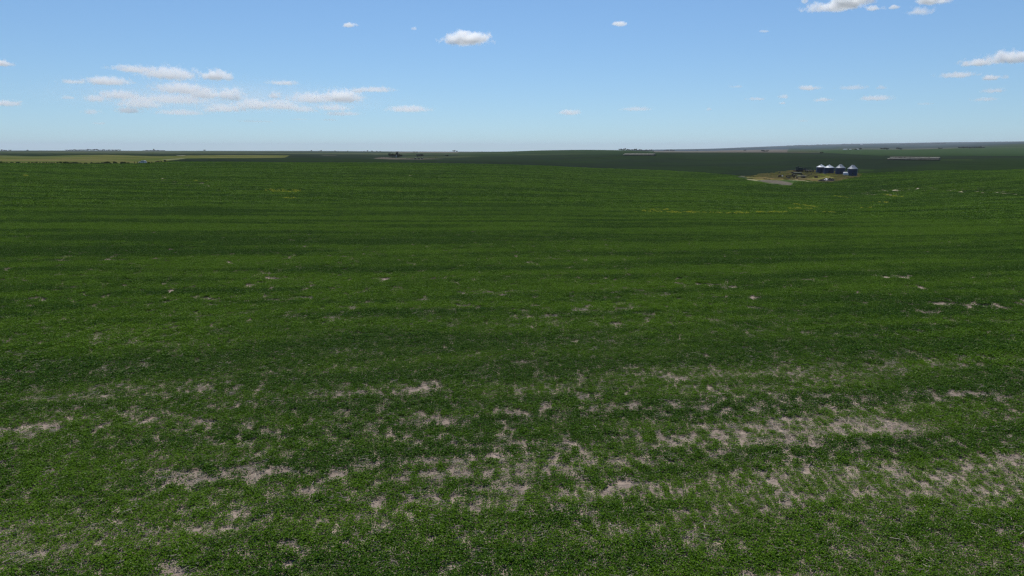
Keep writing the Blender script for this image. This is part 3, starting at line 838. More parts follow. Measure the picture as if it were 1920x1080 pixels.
x, y = wedge_points(56, 240, 3.4)
dd = np.hypot(x, y)
keep = (rng.random(len(x)) > bare_mask(x, y)) & (rng.random(len(x)) > .8 * gaps(x, y) * (1 - smooth(90, 160, dd))) & (rng.random(len(x)) < smooth(58, 88, dd) * (1 - smooth(205, 240, dd)))
x, y = x[keep], y[keep]
print('clumps', len(x))
scatter('soybean_crop', np.stack([x, y, gzv(x, y) - .02], 1), rng.uniform(.7, 1.2, len(x)), tint_at(x, y), mid_src, 'dense green soybean canopy across the middle of the field')
far_src = source_collection('soybean_drift', [leaf_cloud('soybean_drift', 130, 1.25, .40, .36, M['soy'], .4, 60 + s, False) for s in range(6)])
x, y = wedge_points(205, 640, .9)
dd = np.hypot(x, y)
keep = (rng.random(len(x)) > 1.25 * bare_mask(x, y)) & crop_at(x, y) & (rng.random(len(x)) < smooth(203, 238, dd))
x, y = x[keep], y[keep]
print('drifts', len(x))
scatter('soybean_crop', np.stack([x, y, gzv(x, y) - .05], 1), rng.uniform(.75, 1.15, len(x)), tint_at(x, y), far_src, 'smooth green soybean canopy at the far side of the field')

def straw_mesh(seed):
    r = random.Random(seed)
    mb = MB()
    for _ in range(9):
        L = r.uniform(.04, .22); w = r.uniform(.008, .018)
        q = Matrix.Translation((r.uniform(-.3, .3), r.uniform(-.3, .3), r.uniform(.01, .22))) @ Matrix.Rotation(r.gauss(0, .9) , 4, 'Z') @ Matrix.Rotation(r.gauss(0, .10), 4, 'Y')
        vs = [q @ Vector(p) for p in ((-L, -w, 0), (L, -w, 0), (L, w, 0), (-L, w, 0), (-L, 0, w), (L, 0, w))]
        mb.add(vs, [(0, 1, 5, 4), (3, 4, 5, 2)])
    return mb.mesh('straw_litter', M['straw'])
straw_src = source_collection('straw_litter', [straw_mesh(s) for s in range(6)])
x, y = wedge_points(12, 90, 5.0)
bm_ = bare_mask(x, y)
keep = rng.random(len(x)) < .33 + bm_ * .6
x, y = x[keep], y[keep]
print('straw', len(x))
scatter('corn_stubble_litter', np.stack([x, y, gzv(x, y)], 1), rng.uniform(.5, 1.1, len(x)), rng.random(len(x)), straw_src, 'pale broken corn stalks lying on the bare soil patches',
        rot=rng.normal(0.15, .5, len(x)))

# flowering weeds in the far half of the near field
x, y = wedge_points(180, 480, .9)
fm_ = seg_mask(x, y, FW)
FSRC = source_collection('flowering_weed', [leaf_cloud('flowering_weed', 40, .6, .62, .16, M['flower'], .5, 90 + s) for s in range(3)])
keep = rng.random(len(x)) < np.where(fm_ > .15, fm_ * .8, 0)
x, y = x[keep], y[keep]
print('flowers', len(x))
scatter('yellow_flowering_weeds', np.stack([x, y, gzv(x, y)], 1), rng.uniform(.6, 1.2, len(x)), rng.random(len(x)), FSRC, 'bright yellow flowering weeds in small drifts across the green field')

# rough grass and dry weeds in the yard
YM = yard | gs
def in_grid(mask, x, y):
    f = np.round(az_index(np.arctan2(x, y))).astype(int)
    return mask[np.clip(np.searchsorted(RAD, np.hypot(x, y)), 0, NR - 1), f]
n_ = 90000
a_ = rng.uniform(R(18), R(30), n_); r_ = np.sqrt(rng.uniform(400 ** 2, 620 ** 2, n_))
x, y = r_ * np.sin(a_), r_ * np.cos(a_)
keep = in_grid(yard, x, y) & (~in_grid(gs, x, y) | (rng.random(n_) < .05)) & (fbm(x / 5, y / 9, 301, 3) > .55)
x, y = x[keep], y[keep]
M['yard_grass'] = leaf_mat('rough_yard_grass', (.13, .145, .028), (.30, .25, .10), 'tint', .25)
yard_src = source_collection('grass_tuft', [leaf_cloud('grass_tuft', 26, .45, .42, .17, M['yard_grass'], 1.0, 400 + s) for s in range(4)])
print('tufts', len(x))
scatter('yard_grass', np.stack([x, y, gzv(x, y)], 1), rng.uniform(.5, 1.7, len(x)), np.clip(fbm(x / 4, y / 8, 305, 3) * 1.6 - .3 + .2 * rng.random(len(x)), 0, 1), yard_src, 'rough olive and rusty brown weeds over the farm yard')

# ------------------------------------------------------------------ grain bins
print('things')
def make_bin(px, py, wpx, wall_px, roof_px, label, cap_w=.5, roof_mat='bin_roof', tone=0):
    p = at(px, py)
    k = ppm(p)
    r, h, rh = wpx / 2 / k, wall_px / k, roof_px / k
    root = empty('grain_bin', p + Vector((0, r * .9, 0)), 0, label, 'grain bin', 'steel grain bins standing in the farm yard')
    root.location.z = gz(root.location.x, root.location.y) - .05
    mb = MB(); mb.lathe([(r + .18, -.4), (r + .18, .12), (r - .1, .12)], 40); mb.build('foundation', M['concrete'], root)
    rings = 5
    prof = []
    for q in range(rings * 8 + 1):
        z = .1 + (h - .1) * q / (rings * 8)
        prof.append((r + .018 * math.sin(q * math.pi), z)) if q % 2 == 0 else prof.append((r + .03, z))
    mb = MB(); mb.lathe(prof, 48)
    mb.build('wall', M['bin_wall'], root, sm=False)
    for q in range(1, rings):
        z = .1 + (h - .1) * q / rings
        mb = MB(); mb.lathe([(r + .02, z - .04), (r + .05, z - .02), (r + .05, z + .02), (r + .02, z + .04)], 40)
        o = mb.build('wall_seam', M['bin_wall'], root)
    rc = cap_w
    mb = MB(); mb.lathe([(r + .16, h - .06), (r + .16, h + .02), (rc, h + rh - .22), (rc, h + rh - .22)], 48)
    roof = mb.build('roof', M[roof_mat], root)
    mb = MB()
    for q in range(24):
        a = 2 * math.pi * q / 24
        mb.tube(((r + .15) * math.cos(a), (r + .15) * math.sin(a), h + .05), (rc * math.cos(a), rc * math.sin(a), h + rh - .18), .035, n=4)
    mb.build('roof_ribs', M[roof_mat], roof)
    mb = MB(); mb.lathe([(rc + .05, h + rh - .30), (rc + .05, h + rh - .08), (rc * .8, h + rh), (0.001, h + rh + .04)], 20)
    mb.build('roof_cap', M[roof_mat], root)
    mb = MB(); mb.box(((r * .45) * -.6, -(r * .45), h + rh * .62), (.5, .5, .45), rz=-.5, rx=-.4)
    mb.build('roof_hatch', M[roof_mat], root)
    # door and ladder on the side towards the yard
    a = -1.95
    mb = MB(); mb.box(((r + .05) * math.cos(a), (r + .05) * math.sin(a), 1.05), (.1, .75, 1.45), rz=a); d = mb.build('door', M['dark_steel'], root)
    mb = MB(); mb.box(((r + .13) * math.cos(a), (r + .13) * math.sin(a), 1.05), (.06, .12, .3), rz=a); mb.build('handle', M['galv'], d)
    a = -1.1
    c_, s_ = math.cos(a), math.sin(a)
    mb = MB()
    for sd in (-.2, .2):
        bx, by = (r + .16) * c_ - sd * s_, (r + .16) * s_ + sd * c_
        mb.tube((bx, by, .4), (bx, by, h + .1), .025, n=5)
    for q in range(int((h - .5) / .35)):
        z = .5 + q * .35
        mb.tube(((r + .16) * c_ + .2 * s_, (r + .16) * s_ - .2 * c_, z), ((r + .16) * c_ - .2 * s_, (r + .16) * s_ + .2 * c_, z), .018, n=4)
    mb.build('ladder', M['bin_wall'], root)
    return root

make_bin(1542.0, 324.8, 16.6, 11.2, 5.0, 'leftmost dark blue grain bin, partly behind its neighbour, pale shallow cone roof', .35)
make_bin(1557.4, 326.2, 18.0, 11.6, 5.4, 'wide squat dark blue grain bin with bright shallow cone roof, overlapping the leftmost bin', .35)
make_bin(1578.2, 327.8, 16.8, 12.6, 6.6, 'third grain bin from the left, steep grey cone roof, small hut at its foot', .7, 'bin_roof_grey')
make_bin(1601.2, 330.0, 17.2, 13.0, 6.9, 'rightmost grain bin, dark blue wall and steep grey roof cut off flat at its top', .85, 'bin_roof_grey')

# small round-roofed hut between the two right bins
p = at(1586.5, 329.4); k = ppm(p)
root = empty('round_roof_hut', p, R(-18), 'small silvery arched tin hut in front of the two right grain bins', 'hut')
prof = [(1.45 * math.cos(a), .5 + 1.75 * math.sin(a)) for a in [R(x_) for x_ in range(0, 181, 12)]]
L = 3.6
mb = MB()
for q in range(len(prof) - 1):
    (y0, z0), (y1, z1) = prof[q], prof[q + 1]
    mb.add([(-L / 2, y0, z0), (L / 2, y0, z0), (L / 2, y1, z1), (-L / 2, y1, z1), (-L / 2, y0 * .97, z0 - .05), (L / 2, y0 * .97, z0 - .05), (L / 2, y1 * .97, z1 - .05), (-L / 2, y1 * .97, z1 - .05)],
           [(0, 1, 2, 3), (7, 6, 5, 4), (0, 3, 7, 4), (1, 5, 6, 2)])
mb.build('roof', M['white_sheet'], root)
mb = MB()
mb.box((0, -1.42, .2), (L, .06, .6)); mb.box((0, 1.42, .2), (L, .06, .6))
mb.build('side_wall', M['white_sheet'], root)
for sx, mm in ((-1, 'white_sheet'), (1, 'bin_wall')):
    mb = MB()
    pts = [(-1.4, -.1), (1.4, -.1)] + [(1.38 * math.cos(a), .5 + 1.68 * math.sin(a)) for a in [R(x_) for x_ in range(0, 181, 20)]]
    n = len(pts)
    x0, x1 = sx * (L / 2 - .08), sx * (L / 2 - .14)
    mb.add([(x0, a_, b_) for a_, b_ in pts] + [(x1, a_, b_) for a_, b_ in pts],
           [tuple(range(n)), tuple(range(2 * n - 1, n - 1, -1))] + [(i_, (i_ + 1) % n, n + (i_ + 1) % n, n + i_) for i_ in range(n)])
    ew = mb.build('end_wall', M[mm], root)
mb = MB(); mb.box((L / 2 - .05, 0, .85), (.05, 1.1, 1.7)); d = mb.build('door', M['dark_steel'], root)
mb = MB(); mb.tube((-.2, 0, 2.1), (-.2, 0, 2.75), .14, n=8); mb.build('vent_pipe', M['galv'], root)

# ------------------------------------------------------------------ yard machinery and scrap
def wheel(parent, x, y, r, w=.3, name='wheel', z=None, ax='Y'):
    z = r if z is None else z
    mb = MB(); mb.lathe([(r * .55, -w / 2), (r * .96, -w / 2), (r, -w * .3), (r, w * .3), (r * .96, w / 2), (r * .55, w / 2), (r * .55, -w / 2)], 18, axis=ax, c=(x, y, z))
    t_ = mb.build(name, M['black_rubber'], parent)
    mb = MB(); mb.lathe([(0.001, -w * .3), (r * .56, -w * .38), (r * .56, w * .38), (0.001, w * .3)], 14, axis=ax, c=(x, y, z))
    mb.build('rim', M['rust'], t_)
    return t_

# derelict combine harvester
p = at(1498.0, 322.2)
root = empty('combine_harvester', p, R(8), 'dark derelict combine harvester with raised cab at the back left of the yard', 'harvester')
root.scale = (1.3, 1.3, 1.3)
mb = MB(); mb.box((.2, 0, 1.6), (3.2, 1.7, 1.4), taper=.92); mb.box((.6, 0, .85), (2.4, 1.4, .3)); mb.build('body', M['green_machine'], root, bevel=.05)
mb = MB(); mb.box((-1.15, 0, 2.1), (1.0, 1.3, .9), taper=.9); cab = mb.build('cab', M['green_machine'], root, bevel=.04)
mb = MB(); mb.box((-1.67, 0, 2.15), (.05, 1.0, .6)); mb.build('window', M['glass'], cab)
mb = MB(); mb.box((-1.15, -.66, 2.15), (.65, .05, .5)); mb.build('window', M['glass'], cab)
mb = MB(); mb.tube((-.9, -.7, 2.2), (-.9, -.7, 3.0), .14); mb.tube((-.9, -.7, 3.0), (-1.5, -.9, 3.15), .13); mb.build('auger_spout', M['dark_steel'], root)
mb = MB(); mb.tube((1.2, .3, 2.3), (1.2, .3, 2.9), .07); mb.build('exhaust', M['rust'], root)
mb = MB(); mb.box((-2.1, 0, .65), (.9, 2.6, .55), ry=.3); mb.build('header', M['rust'], root)
for sy in (-.85, .85):
    wheel(root, -.8, sy, .72, .42); wheel(root, 1.4, sy, .42, .28)

p = at(1507.5, 321.8)
root = empty('field_cultivator', p, R(-6), 'low dark field cultivator frame between the harvester and the hay wagon', 'farm implement')
root.scale = (1.3, 1.3, 1.3)
mb = MB()
for q in (-.8, 0, .8):
    mb.box((0, q, 1.0), (3.4, .16, .16))
for q in (-1.6, -.5, .5, 1.6):
    mb.box((q, 0, .84), (.16, 1.9, .16))
mb.build('frame', M['dark_steel'], root)
for q in range(7):
    for yq in (-.8, .8):
        mb = MB(); mb.tube((-1.5 + q * .5, yq, .9), (-1.3 + q * .5, yq, .45), .05, n=5); mb.tube((-1.3 + q * .5, yq, .47), (-1.6 + q * .5, yq, 0), .04, n=5)
        mb.build('tine', M['rust'], root)
mb = MB(); mb.box((.3, 0, 1.45), (1.3, .9, .7), taper=.8); mb.build('seed_box', M['dark_steel'], root, bevel=.04)
wheel(root, 1.3, -1.05, .42, .22); wheel(root, -1.3, -1.05, .42, .22)

p = at(1515.6, 322.2)
root = empty('hay_wagon', p, R(3), 'old hay wagon with pale board deck and tall dark end rack', 'wagon')
root.scale = (1.3, 1.3, 1.3)
for q in range(5):
    mb = MB(); mb.box((0, -.9 + q * .45, .85), (2.9, .41, .07)); mb.build('board', M['old_wood'], root)
mb = MB(); mb.box((0, -.5, .74), (2.8, .12, .14)); mb.box((0, .5, .74), (2.8, .12, .14)); mb.box((-2.0, 0, .6), (1.4, .1, .1)); mb.build('chassis', M['dark_steel'], root)
mb = MB()
for z in (1.3, 1.75, 2.2):
    mb.box((0, 1.1, z), (3.0, .06, .14))
for q in (-1.45, 0, 1.45):
    mb.box((q, 1.05, 1.55), (.09, .09, 1.4))
mb.box((1.45, 0, 2.1), (.08, 2.1, .14)); mb.box((1.45, -1.0, 1.5), (.09, .09, 1.3))
mb.build('rack', M['dark_steel'], root)
for sx in (-1, 1):
    for sy in (-.85, .85): wheel(root, sx, sy, .36, .2)

def tyre_mesh(r=.5, w=.28):
    mb = MB()
    mb.lathe([(r * .55, -w / 2), (r * .9, -w / 2), (r, -w * .25), (r, w * .25), (r * .9, w / 2), (r * .55, w / 2), (r * .55, -w / 2)], 16)
    return mb.mesh('old_tyre', M['black_rubber'])
TY = tyre_mesh()
def tyre(px, py, s, label, group=None, rot=(0, 0, 0), dz=0.0, off=(0, 0)):
    o = bpy.data.objects.new('old_tyre', TY)
    p = at(px, py)
    x, y = p.x + off[0], p.y + off[1]
    o.location = (x, y, gz(x, y) + .14 * s + dz)
    o.scale = (s, s, s); o.rotation_euler = rot
    link(o)
    return tag(o, label, 'tyre', group)
tyre(1461.5, 324.6, 1.6, 'large black tractor tyre lying at the far left edge of the yard', rot=(R(6), 0, 0))
tyre(1471.2, 323.9, 1.1, 'smaller black tyre lying right of the large one on the yard edge', rot=(0, R(5), 0))

# low scrap left of the trailer
p = at(1466.8, 332.0)
o = MB(); o.lathe([(0.001, 0), (.36, 0), (.38, .3), (.36, .6), (.38, .9), (.36, 1.15), (0.001, 1.15)], 16)
o = o.build('oil_drum', M['white_paint']); o.location = p; tag(o, 'white oil drum standing among the leftmost scrap in the yard', 'drum')
p = at(1462.0, 332.8)
root = empty('engine_block', p, R(20), 'rusty engine block on skids left of the white drum', 'engine')
root.scale = (1.3, 1.3, 1.3)
mb = MB(); mb.box((0, 0, .6), (1.3, .7, .7), taper=.85); mb.box((.1, 0, 1.05), (.9, .4, .2)); mb.build('block', M['rust'], root, bevel=.04)
mb = MB(); mb.box((0, -.4, .12), (1.9, .15, .2)); mb.box((0, .4, .12), (1.9, .15, .2)); mb.build('skid', M['dark_steel'], root)
mb = MB(); mb.lathe([(0.001, -.06), (.35, -.06), (.35, .06), (0.001, .06)], 16, axis='X', c=(-.72, 0, .62)); mb.build('flywheel', M['dark_steel'], root)
tyre(1465.6, 334.0, 1.25, 'black tyre lying in front of the white drum', rot=(R(12), R(4), 0))
tyre(1469.8, 334.6, .8, 'small black tyre at the right end of the leftmost scrap', rot=(0, R(8), 0))

# disc harrow
p = at(1482.5, 331.6)
root = empty('disc_harrow', p, R(14), 'rusty disc harrow with pale seat plate in the middle of the yard', 'farm implement')
root.scale = (1.3, 1.3, 1.3)
mb = MB(); mb.box((0, -.7, .7), (3.6, .12, .12)); mb.box((0, .7, .7), (3.6, .12, .12)); mb.box((-1.2, 0, .7), (.12, 1.5, .12)); mb.box((1.2, 0, .7), (.12, 1.5, .12)); mb.box((-2.5, 0, .55), (1.6, .1, .1), rz=.2); mb.build('frame', M['rust'], root)
for yq in (-.7, .7):
    for q in range(9):
        mb = MB(); mb.lathe([(0.001, -.02), (.3, -.05), (.3, -.02), (0.001, .02)], 12, axis='X', c=(-1.6 + q * .4, yq, .3)); mb.build('disc', M['dark_steel'], root)
mb = MB(); mb.box((1.5, -.1, .95), (.9, .7, .06), rx=-.25); mb.build('plate', M['white_sheet'], root)

# seed drill behind the trailer
p = at(1494.5, 329.4)
root = empty('seed_drill', p, R(-4), 'long dark seed drill with grey hopper behind the flatbed trailer', 'farm implement')
root.scale = (1.3, 1.3, 1.3)
mb = MB(); mb.prism([(-.35, .9), (.35, .9), (.5, 1.35), (-.5, 1.35)], -1.9, 1.9); h_ = mb.build('hopper', M['dark_steel'], root); h_.rotation_euler = (0, 0, R(90))
mb = MB(); mb.box((0, -.05, 1.38), (3.7, .95, .05)); mb.build('lid', M['galv'], root)
mb = MB(); mb.box((0, .3, .65), (3.6, .12, .12)); mb.box((0, -.3, .65), (3.6, .12, .12)); mb.box((0, .9, .5), (.12, 1.6, .1)); mb.build('frame', M['rust'], root)
wheel(root, -2.05, 0, .5, .15); wheel(root, 2.05, 0, .5, .15)
for q in range(12):
    mb = MB(); mb.tube((-1.6 + q * .29, -.3, .85), (-1.6 + q * .29, -.5, .1), .03, n=5); mb.build('drill_tube', M['dark_steel'], root)

# flatbed trailer
p = at(1503.4, 333.4)
root = empty('flatbed_trailer', p, R(-10), 'low flatbed trailer with pale grey board deck in the middle of the yard', 'trailer')
root.scale = (1.3, 1.3, 1.3)
for q in range(6):
    mb = MB(); mb.box((0, -.95 + q * .38, .82), (4.1, .355, .07)); mb.build('board', M['old_wood'], root)
mb = MB(); mb.box((0, -.6, .68), (4.0, .1, .18)); mb.box((0, .6, .68), (4.0, .1, .18)); mb.box((0, -1.14, .72), (4.1, .05, .2)); mb.box((0, 1.14, .72), (4.1, .05, .2)); mb.build('chassis', M['dark_steel'], root)
mb = MB(); mb.box((-2.6, 0, .6), (1.2, .1, .1)); mb.tube((-3.1, 0, 0), (-3.1, 0, .6), .05); mb.build('drawbar', M['dark_steel'], root)
for sx in (.2, .95):
    for sy in (-.95, .95): wheel(root, sx, sy, .34, .22, z=.34)

# grain auger lying beyond
a, b_ = at(1506, 329.6), at(1521.5, 329.2)
root = empty('grain_auger', a, math.atan2(b_.y - a.y, b_.x - a.x), 'long thin dark grain auger lying in the yard left of the bins', 'auger')
Lg = (b_ - a).length
mb = MB(); mb.tube((0, 0, .45), (Lg, 0, .75), .11, n=8); mb.build('tube', M['dark_steel'], root)
mb = MB(); mb.tube((Lg, 0, .5), (Lg, 0, 1.6), .16, .10, n=8); mb.tube((Lg, 0, 1.55), (Lg + .3, 0, 1.7), .14, n=8); mb.build('spout', M['dark_steel'], root)
mb = MB(); mb.box((Lg * .62, 0, .35), (.1, 1.3, .08)); mb.tube((Lg * .62, 0, .3), (Lg * .62, 0, .65), .05); mb.build('axle', M['rust'], root)
wheel(root, Lg * .62, -.7, .3, .14, z=.3); wheel(root, Lg * .62, .7, .3, .14, z=.3)
mb = MB(); mb.prism([(-.5, .1), (.5, .1), (.7, .7), (-.7, .7)], -.5, .5); mb.build('hopper', M['rust'], root)

# loose clutter
for px, py, kind, lab in ((1474.5, 333.8, 'drum', 'rusty drum standing alone right of the leftmost scrap'), (1488.5, 333.6, 'drum', 'rusty drum between the disc harrow and the flatbed trailer'), (1491.5, 331.0, 'box', 'rusty feed box right of the disc harrow'),
                          (1512.5, 326.4, 'box', 'low dark crate behind the grain auger'), (1524.5, 322.4, 'drum', 'dark drum on bare ground left of the leftmost bin'), (1486.0, 325.2, 'box', 'brown crate alone at the back middle of the yard'),
                          (1530.0, 333.2, 'box', 'brown crate in the grass left above the scrap heap'), (1479.0, 335.2, 'box', 'flat dark box at the front edge of the yard'), (1495.5, 334.6, 'drum', 'rusty drum lying left of the flatbed trailer')):
    p = at(px, py)
    mb = MB()
    if kind == 'drum':
        mb.lathe([(0.001, 0), (.42, 0), (.44, .42), (.42, .45), (.44, .9), (.42, 1.3), (0.001, 1.3)], 14)
    else:
        mb.box((0, 0, .45), (1.7, 1.0, .9), taper=.9); mb.box((0, 0, .93), (1.8, 1.1, .07))
    o = mb.build('oil_drum' if kind == 'drum' else 'crate', M['rust'] if 'rusty' in lab or 'brown' in lab else M['dark_steel'])
    o.location = p; o.rotation_euler = (R(90) if 'lying' in lab else 0, 0, random.uniform(-1, 1))
    if 'lying' in lab: o.location.z += .42
    tag(o, lab, 'drum' if kind == 'drum' else 'crate')

# burnt scrap heap in front of the bins
hp = at(1552.5, 339.4)
mb = MB()
nx, ny = 46, 20
W, Dp = 10.6, 6.0
vs, fs = [], []
gxs = np.linspace(-W / 2, W / 2, nx); gys = np.linspace(-Dp / 2, Dp / 2, ny)
GX, GY = np.meshgrid(gxs, gys)
hh = np.clip(1 - (GX / (W / 2)) ** 2 - (GY / (Dp / 2)) ** 2, 0, 1) ** .6
hh = hh * (1.45 * fbm(GX / 1.1 + 5, GY / 1.1, 31, 4, .65) * (.75 + .3 * smooth(-3, 2, GX)) + .2)
for yi in range(ny):
    for xi in range(nx):
        wx, wy = hp.x + gxs[xi], hp.y + gys[yi] + .3
        vs.append((gxs[xi], gys[yi] + .3, gz(wx, wy) - hp.z + float(hh[yi, xi]) - .04))
for yi in range(ny - 1):
    for xi in range(nx - 1):
        q = yi * nx + xi
        fs.append((q, q + 1, q + nx + 1, q + nx))
mb.add(vs, fs)
o = mb.build('scrap_heap', M['tarp']); o.location = hp
tag(o, 'long low heap of black burnt debris in front of the grain bins', 'heap')
rr = random.Random(5)
def heap_z(x, y):
    xi = int(np.clip((x + W / 2) / W * (nx - 1), 0, nx - 1)); yi = int(np.clip((y - .3 + Dp / 2) / Dp * (ny - 1), 0, ny - 1))
    return max(float(hh[yi, xi]), 0)
for q in range(26):
    x_, y_ = rr.uniform(-4.6, 4.8), rr.uniform(-2.0, 1.8)
    if abs(x_ / 5.2) ** 2 + abs(y_ / 2.8) ** 2 > 1: continue
    o = bpy.data.objects.new('old_tyre', TY); s = rr.uniform(.75, 1.35)
    o.scale = (s, s, s); o.rotation_euler = (rr.gauss(0, .6), rr.gauss(0, .6), rr.random() * 6)
    o.location = (hp.x + x_, hp.y + y_, gz(hp.x + x_, hp.y + y_) + heap_z(x_, y_) + .12)
    link(o); tag(o, 'black tyre thrown on the burnt scrap heap in front of the bins', 'tyre', 'tyres on the scrap heap')
for q, (x_, y_, w_, l_, lab) in enumerate([(-1.2, -.4, 1.5, .9, 'largest pale tin sheet lying on top of the scrap heap'), (-2.3, -.7, .9, .7, 'small bent tin sheet at the left of the scrap heap top'),
                                   (-.2, .6, 1.3, .8, 'pale tin sheet on the back crest of the scrap heap'), (-1.6, -1.4, 1.1, .5, 'narrow tin sheet low on the front of the scrap heap'), (1.6, -1.0, .9, .35, 'dull tin strip on the right half of the scrap heap')]):
    mb = MB()
    for e in range(8):
        x0 = -w_ / 2 + w_ * e / 8; x1 = x0 + w_ / 8
        z0 = .04 * math.sin(e * 2.1) ; z1 = .04 * math.sin((e + 1) * 2.1)
        mb.add([(x0, -l_ / 2, z0), (x1, -l_ / 2, z1), (x1, l_ / 2, z1 + .05), (x0, l_ / 2, z0 + .05), (x0, -l_ / 2, z0 - .02), (x1, -l_ / 2, z1 - .02), (x1, l_ / 2, z1 + .03), (x0, l_ / 2, z0 + .03)],
               [(0, 1, 2, 3), (7, 6, 5, 4), (0, 4, 5, 1), (2, 6, 7, 3)])
    o = mb.build('tin_sheet', M['white_sheet']); o.rotation_euler = (rr.uniform(.1, .5), rr.uniform(-.3, .3), rr.uniform(-.7, .7))
    o.location = (hp.x + x_, hp.y + y_, gz(hp.x + x_, hp.y + y_) + heap_z(x_, y_) + .28)
    tag(o, lab, 'tin sheet')
for q, (x_, y_, L_) in enumerate([(-4.6, -1.2, 2.4), (-3.4, -1.6, 2.0), (1.0, -1.8, 2.2), (3.2, -1.2, 1.8)]):
    mb = MB(); mb.tube((-L_ / 2, 0, 0), (L_ / 2, 0, .3), .07, .05, n=6)
    for e in range(3): mb.tube((-.3 + e * .4, 0, .15), (0 + e * .4, rr.uniform(-.5, .5), .55), .035, .02, n=5)
    o = mb.build('dead_branch', M['bark']); o.rotation_euler = (0, 0, rr.uniform(-.6, .6)); o.location = (hp.x + x_, hp.y + y_, gz(hp.x + x_, hp.y + y_) + heap_z(x_, y_) + .12)
    tag(o, ['bare grey branch at the far left tip of the scrap heap', 'forked branch leaning on the left front of the scrap heap', 'branch along the front foot of the scrap heap', 'branch at the right front of the scrap heap'][q], 'branch')

# ------------------------------------------------------------------ round bale stacks
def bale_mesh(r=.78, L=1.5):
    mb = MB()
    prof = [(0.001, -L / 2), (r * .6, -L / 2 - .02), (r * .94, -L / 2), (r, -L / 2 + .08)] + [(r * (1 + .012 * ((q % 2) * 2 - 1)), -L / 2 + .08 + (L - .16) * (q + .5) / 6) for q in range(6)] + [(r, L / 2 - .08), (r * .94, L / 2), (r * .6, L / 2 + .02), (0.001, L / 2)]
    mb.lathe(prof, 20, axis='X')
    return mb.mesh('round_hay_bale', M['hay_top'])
# sunlit top and shaded flanks painted into the hay by height on the bale
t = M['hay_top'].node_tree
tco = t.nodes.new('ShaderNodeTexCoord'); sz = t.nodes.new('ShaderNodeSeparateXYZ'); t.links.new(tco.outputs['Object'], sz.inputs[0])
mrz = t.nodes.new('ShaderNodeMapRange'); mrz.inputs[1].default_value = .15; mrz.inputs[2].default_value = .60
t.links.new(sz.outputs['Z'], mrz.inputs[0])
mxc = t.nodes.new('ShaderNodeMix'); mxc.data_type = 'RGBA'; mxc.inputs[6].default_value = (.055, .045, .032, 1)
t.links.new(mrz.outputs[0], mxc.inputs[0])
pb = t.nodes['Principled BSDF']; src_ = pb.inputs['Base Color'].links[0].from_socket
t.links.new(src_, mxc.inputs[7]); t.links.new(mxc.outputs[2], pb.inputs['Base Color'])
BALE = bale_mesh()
def bale_stack(A, B, lab, grp, trim=(1, 1)):
    a, b_ = at(*A), at(*B)
    dv = Vector((b_.x - a.x, b_.y - a.y)); L_ = dv.length; dv /= L_
    nv = Vector((-dv.y, dv.x))
    n = int(L_ / 1.56)
    r = .78
    rows = [(0, 0, 0, n, 'front bottom row'), (1, 2 * r * .98, 0, n, 'back bottom row'), (2, r * .98, r * 1.72, n - 1, 'top row')]
    for ri, off, dz, cnt, rn in rows:
        for q in range(cnt):
            s = (q + .5 + (.5 if ri == 2 else 0) + trim[0] * (1 if ri == 2 else 0) * .5) * 1.56
            x_ = a.x + dv.x * s + nv.x * off + rr.uniform(-.05, .05); y_ = a.y + dv.y * s + nv.y * off + rr.uniform(-.08, .08)
            zb = gz(a.x + dv.x * s, a.y + dv.y * s)
            z0 = min(gz(x_, y_), zb + .3) if ri != 2 else zb + .05
            if ri == 1: z0 = max(z0, zb)
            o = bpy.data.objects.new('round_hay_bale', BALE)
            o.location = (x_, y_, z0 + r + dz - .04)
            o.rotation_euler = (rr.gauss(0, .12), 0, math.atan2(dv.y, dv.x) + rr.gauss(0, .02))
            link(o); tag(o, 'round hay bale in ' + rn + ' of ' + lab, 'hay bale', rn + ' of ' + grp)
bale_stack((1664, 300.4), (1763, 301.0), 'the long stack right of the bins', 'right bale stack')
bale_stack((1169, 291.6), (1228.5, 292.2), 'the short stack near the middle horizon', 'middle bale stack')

# ------------------------------------------------------------------ white vehicle at the field edge
p = at(267.8, 306.6)
print('car', p, at(267.8, 307.5))
root = empty('parked_vehicle', p, R(-14), 'white four-door utility vehicle parked at the left field edge by the pasture', 'car')
Lc = 4.6
mb = MB()
mb.prism([(-2.3, .45), (-2.32, .85), (-2.2, 1.02), (-1.1, 1.15), (2.15, 1.12), (2.28, .95), (2.3, .45)], -.92, .92)
body = mb.build('body', M['white_paint'], root, bevel=.07)
mb = MB()
mb.prism([(-1.15, 1.10), (-.45, 1.66), (-.25, 1.74), (1.75, 1.76), (1.95, 1.70), (2.2, 1.10)], -.80, .80)
cabin = mb.build('cabin', M['white_paint'], root, bevel=.08)
for sy in (-1, 1):
    for (x0, x1, x2, x3) in ((-.75, -.32, .35, .35), (.45, .45, 1.2, 1.2), (1.3, 1.3, 1.75, 1.95)):
        mb = MB(); y0 = sy * .805
        mb.add([(x0, y0, 1.20), (x3, y0, 1.20), (x2, y0, 1.62), (x1, y0, 1.62), (x0, y0 + sy * .012, 1.20), (x3, y0 + sy * .012, 1.20), (x2, y0 + sy * .012, 1.62), (x1, y0 + sy * .012, 1.62)],
               [(0, 1, 2, 3), (4, 5, 6, 7), (0, 1, 5, 4), (1, 2, 6, 5), (2, 3, 7, 6), (3, 0, 4, 7)])
        mb.build('side_window', M['glass'], cabin)
mb = MB(); mb.box((-.82, 0, 1.42), (.03, 1.4, .62), ry=R(50)); mb.build('windscreen', M['glass'], cabin)
mb = MB(); mb.box((2.11, 0, 1.42), (.03, 1.3, .45), ry=R(-22)); mb.build('rear_window', M['glass'], cabin)
for sx in (-1.45, 1.4):
    for sy in (-.86, .86): wheel(root, sx, sy, .37, .24)
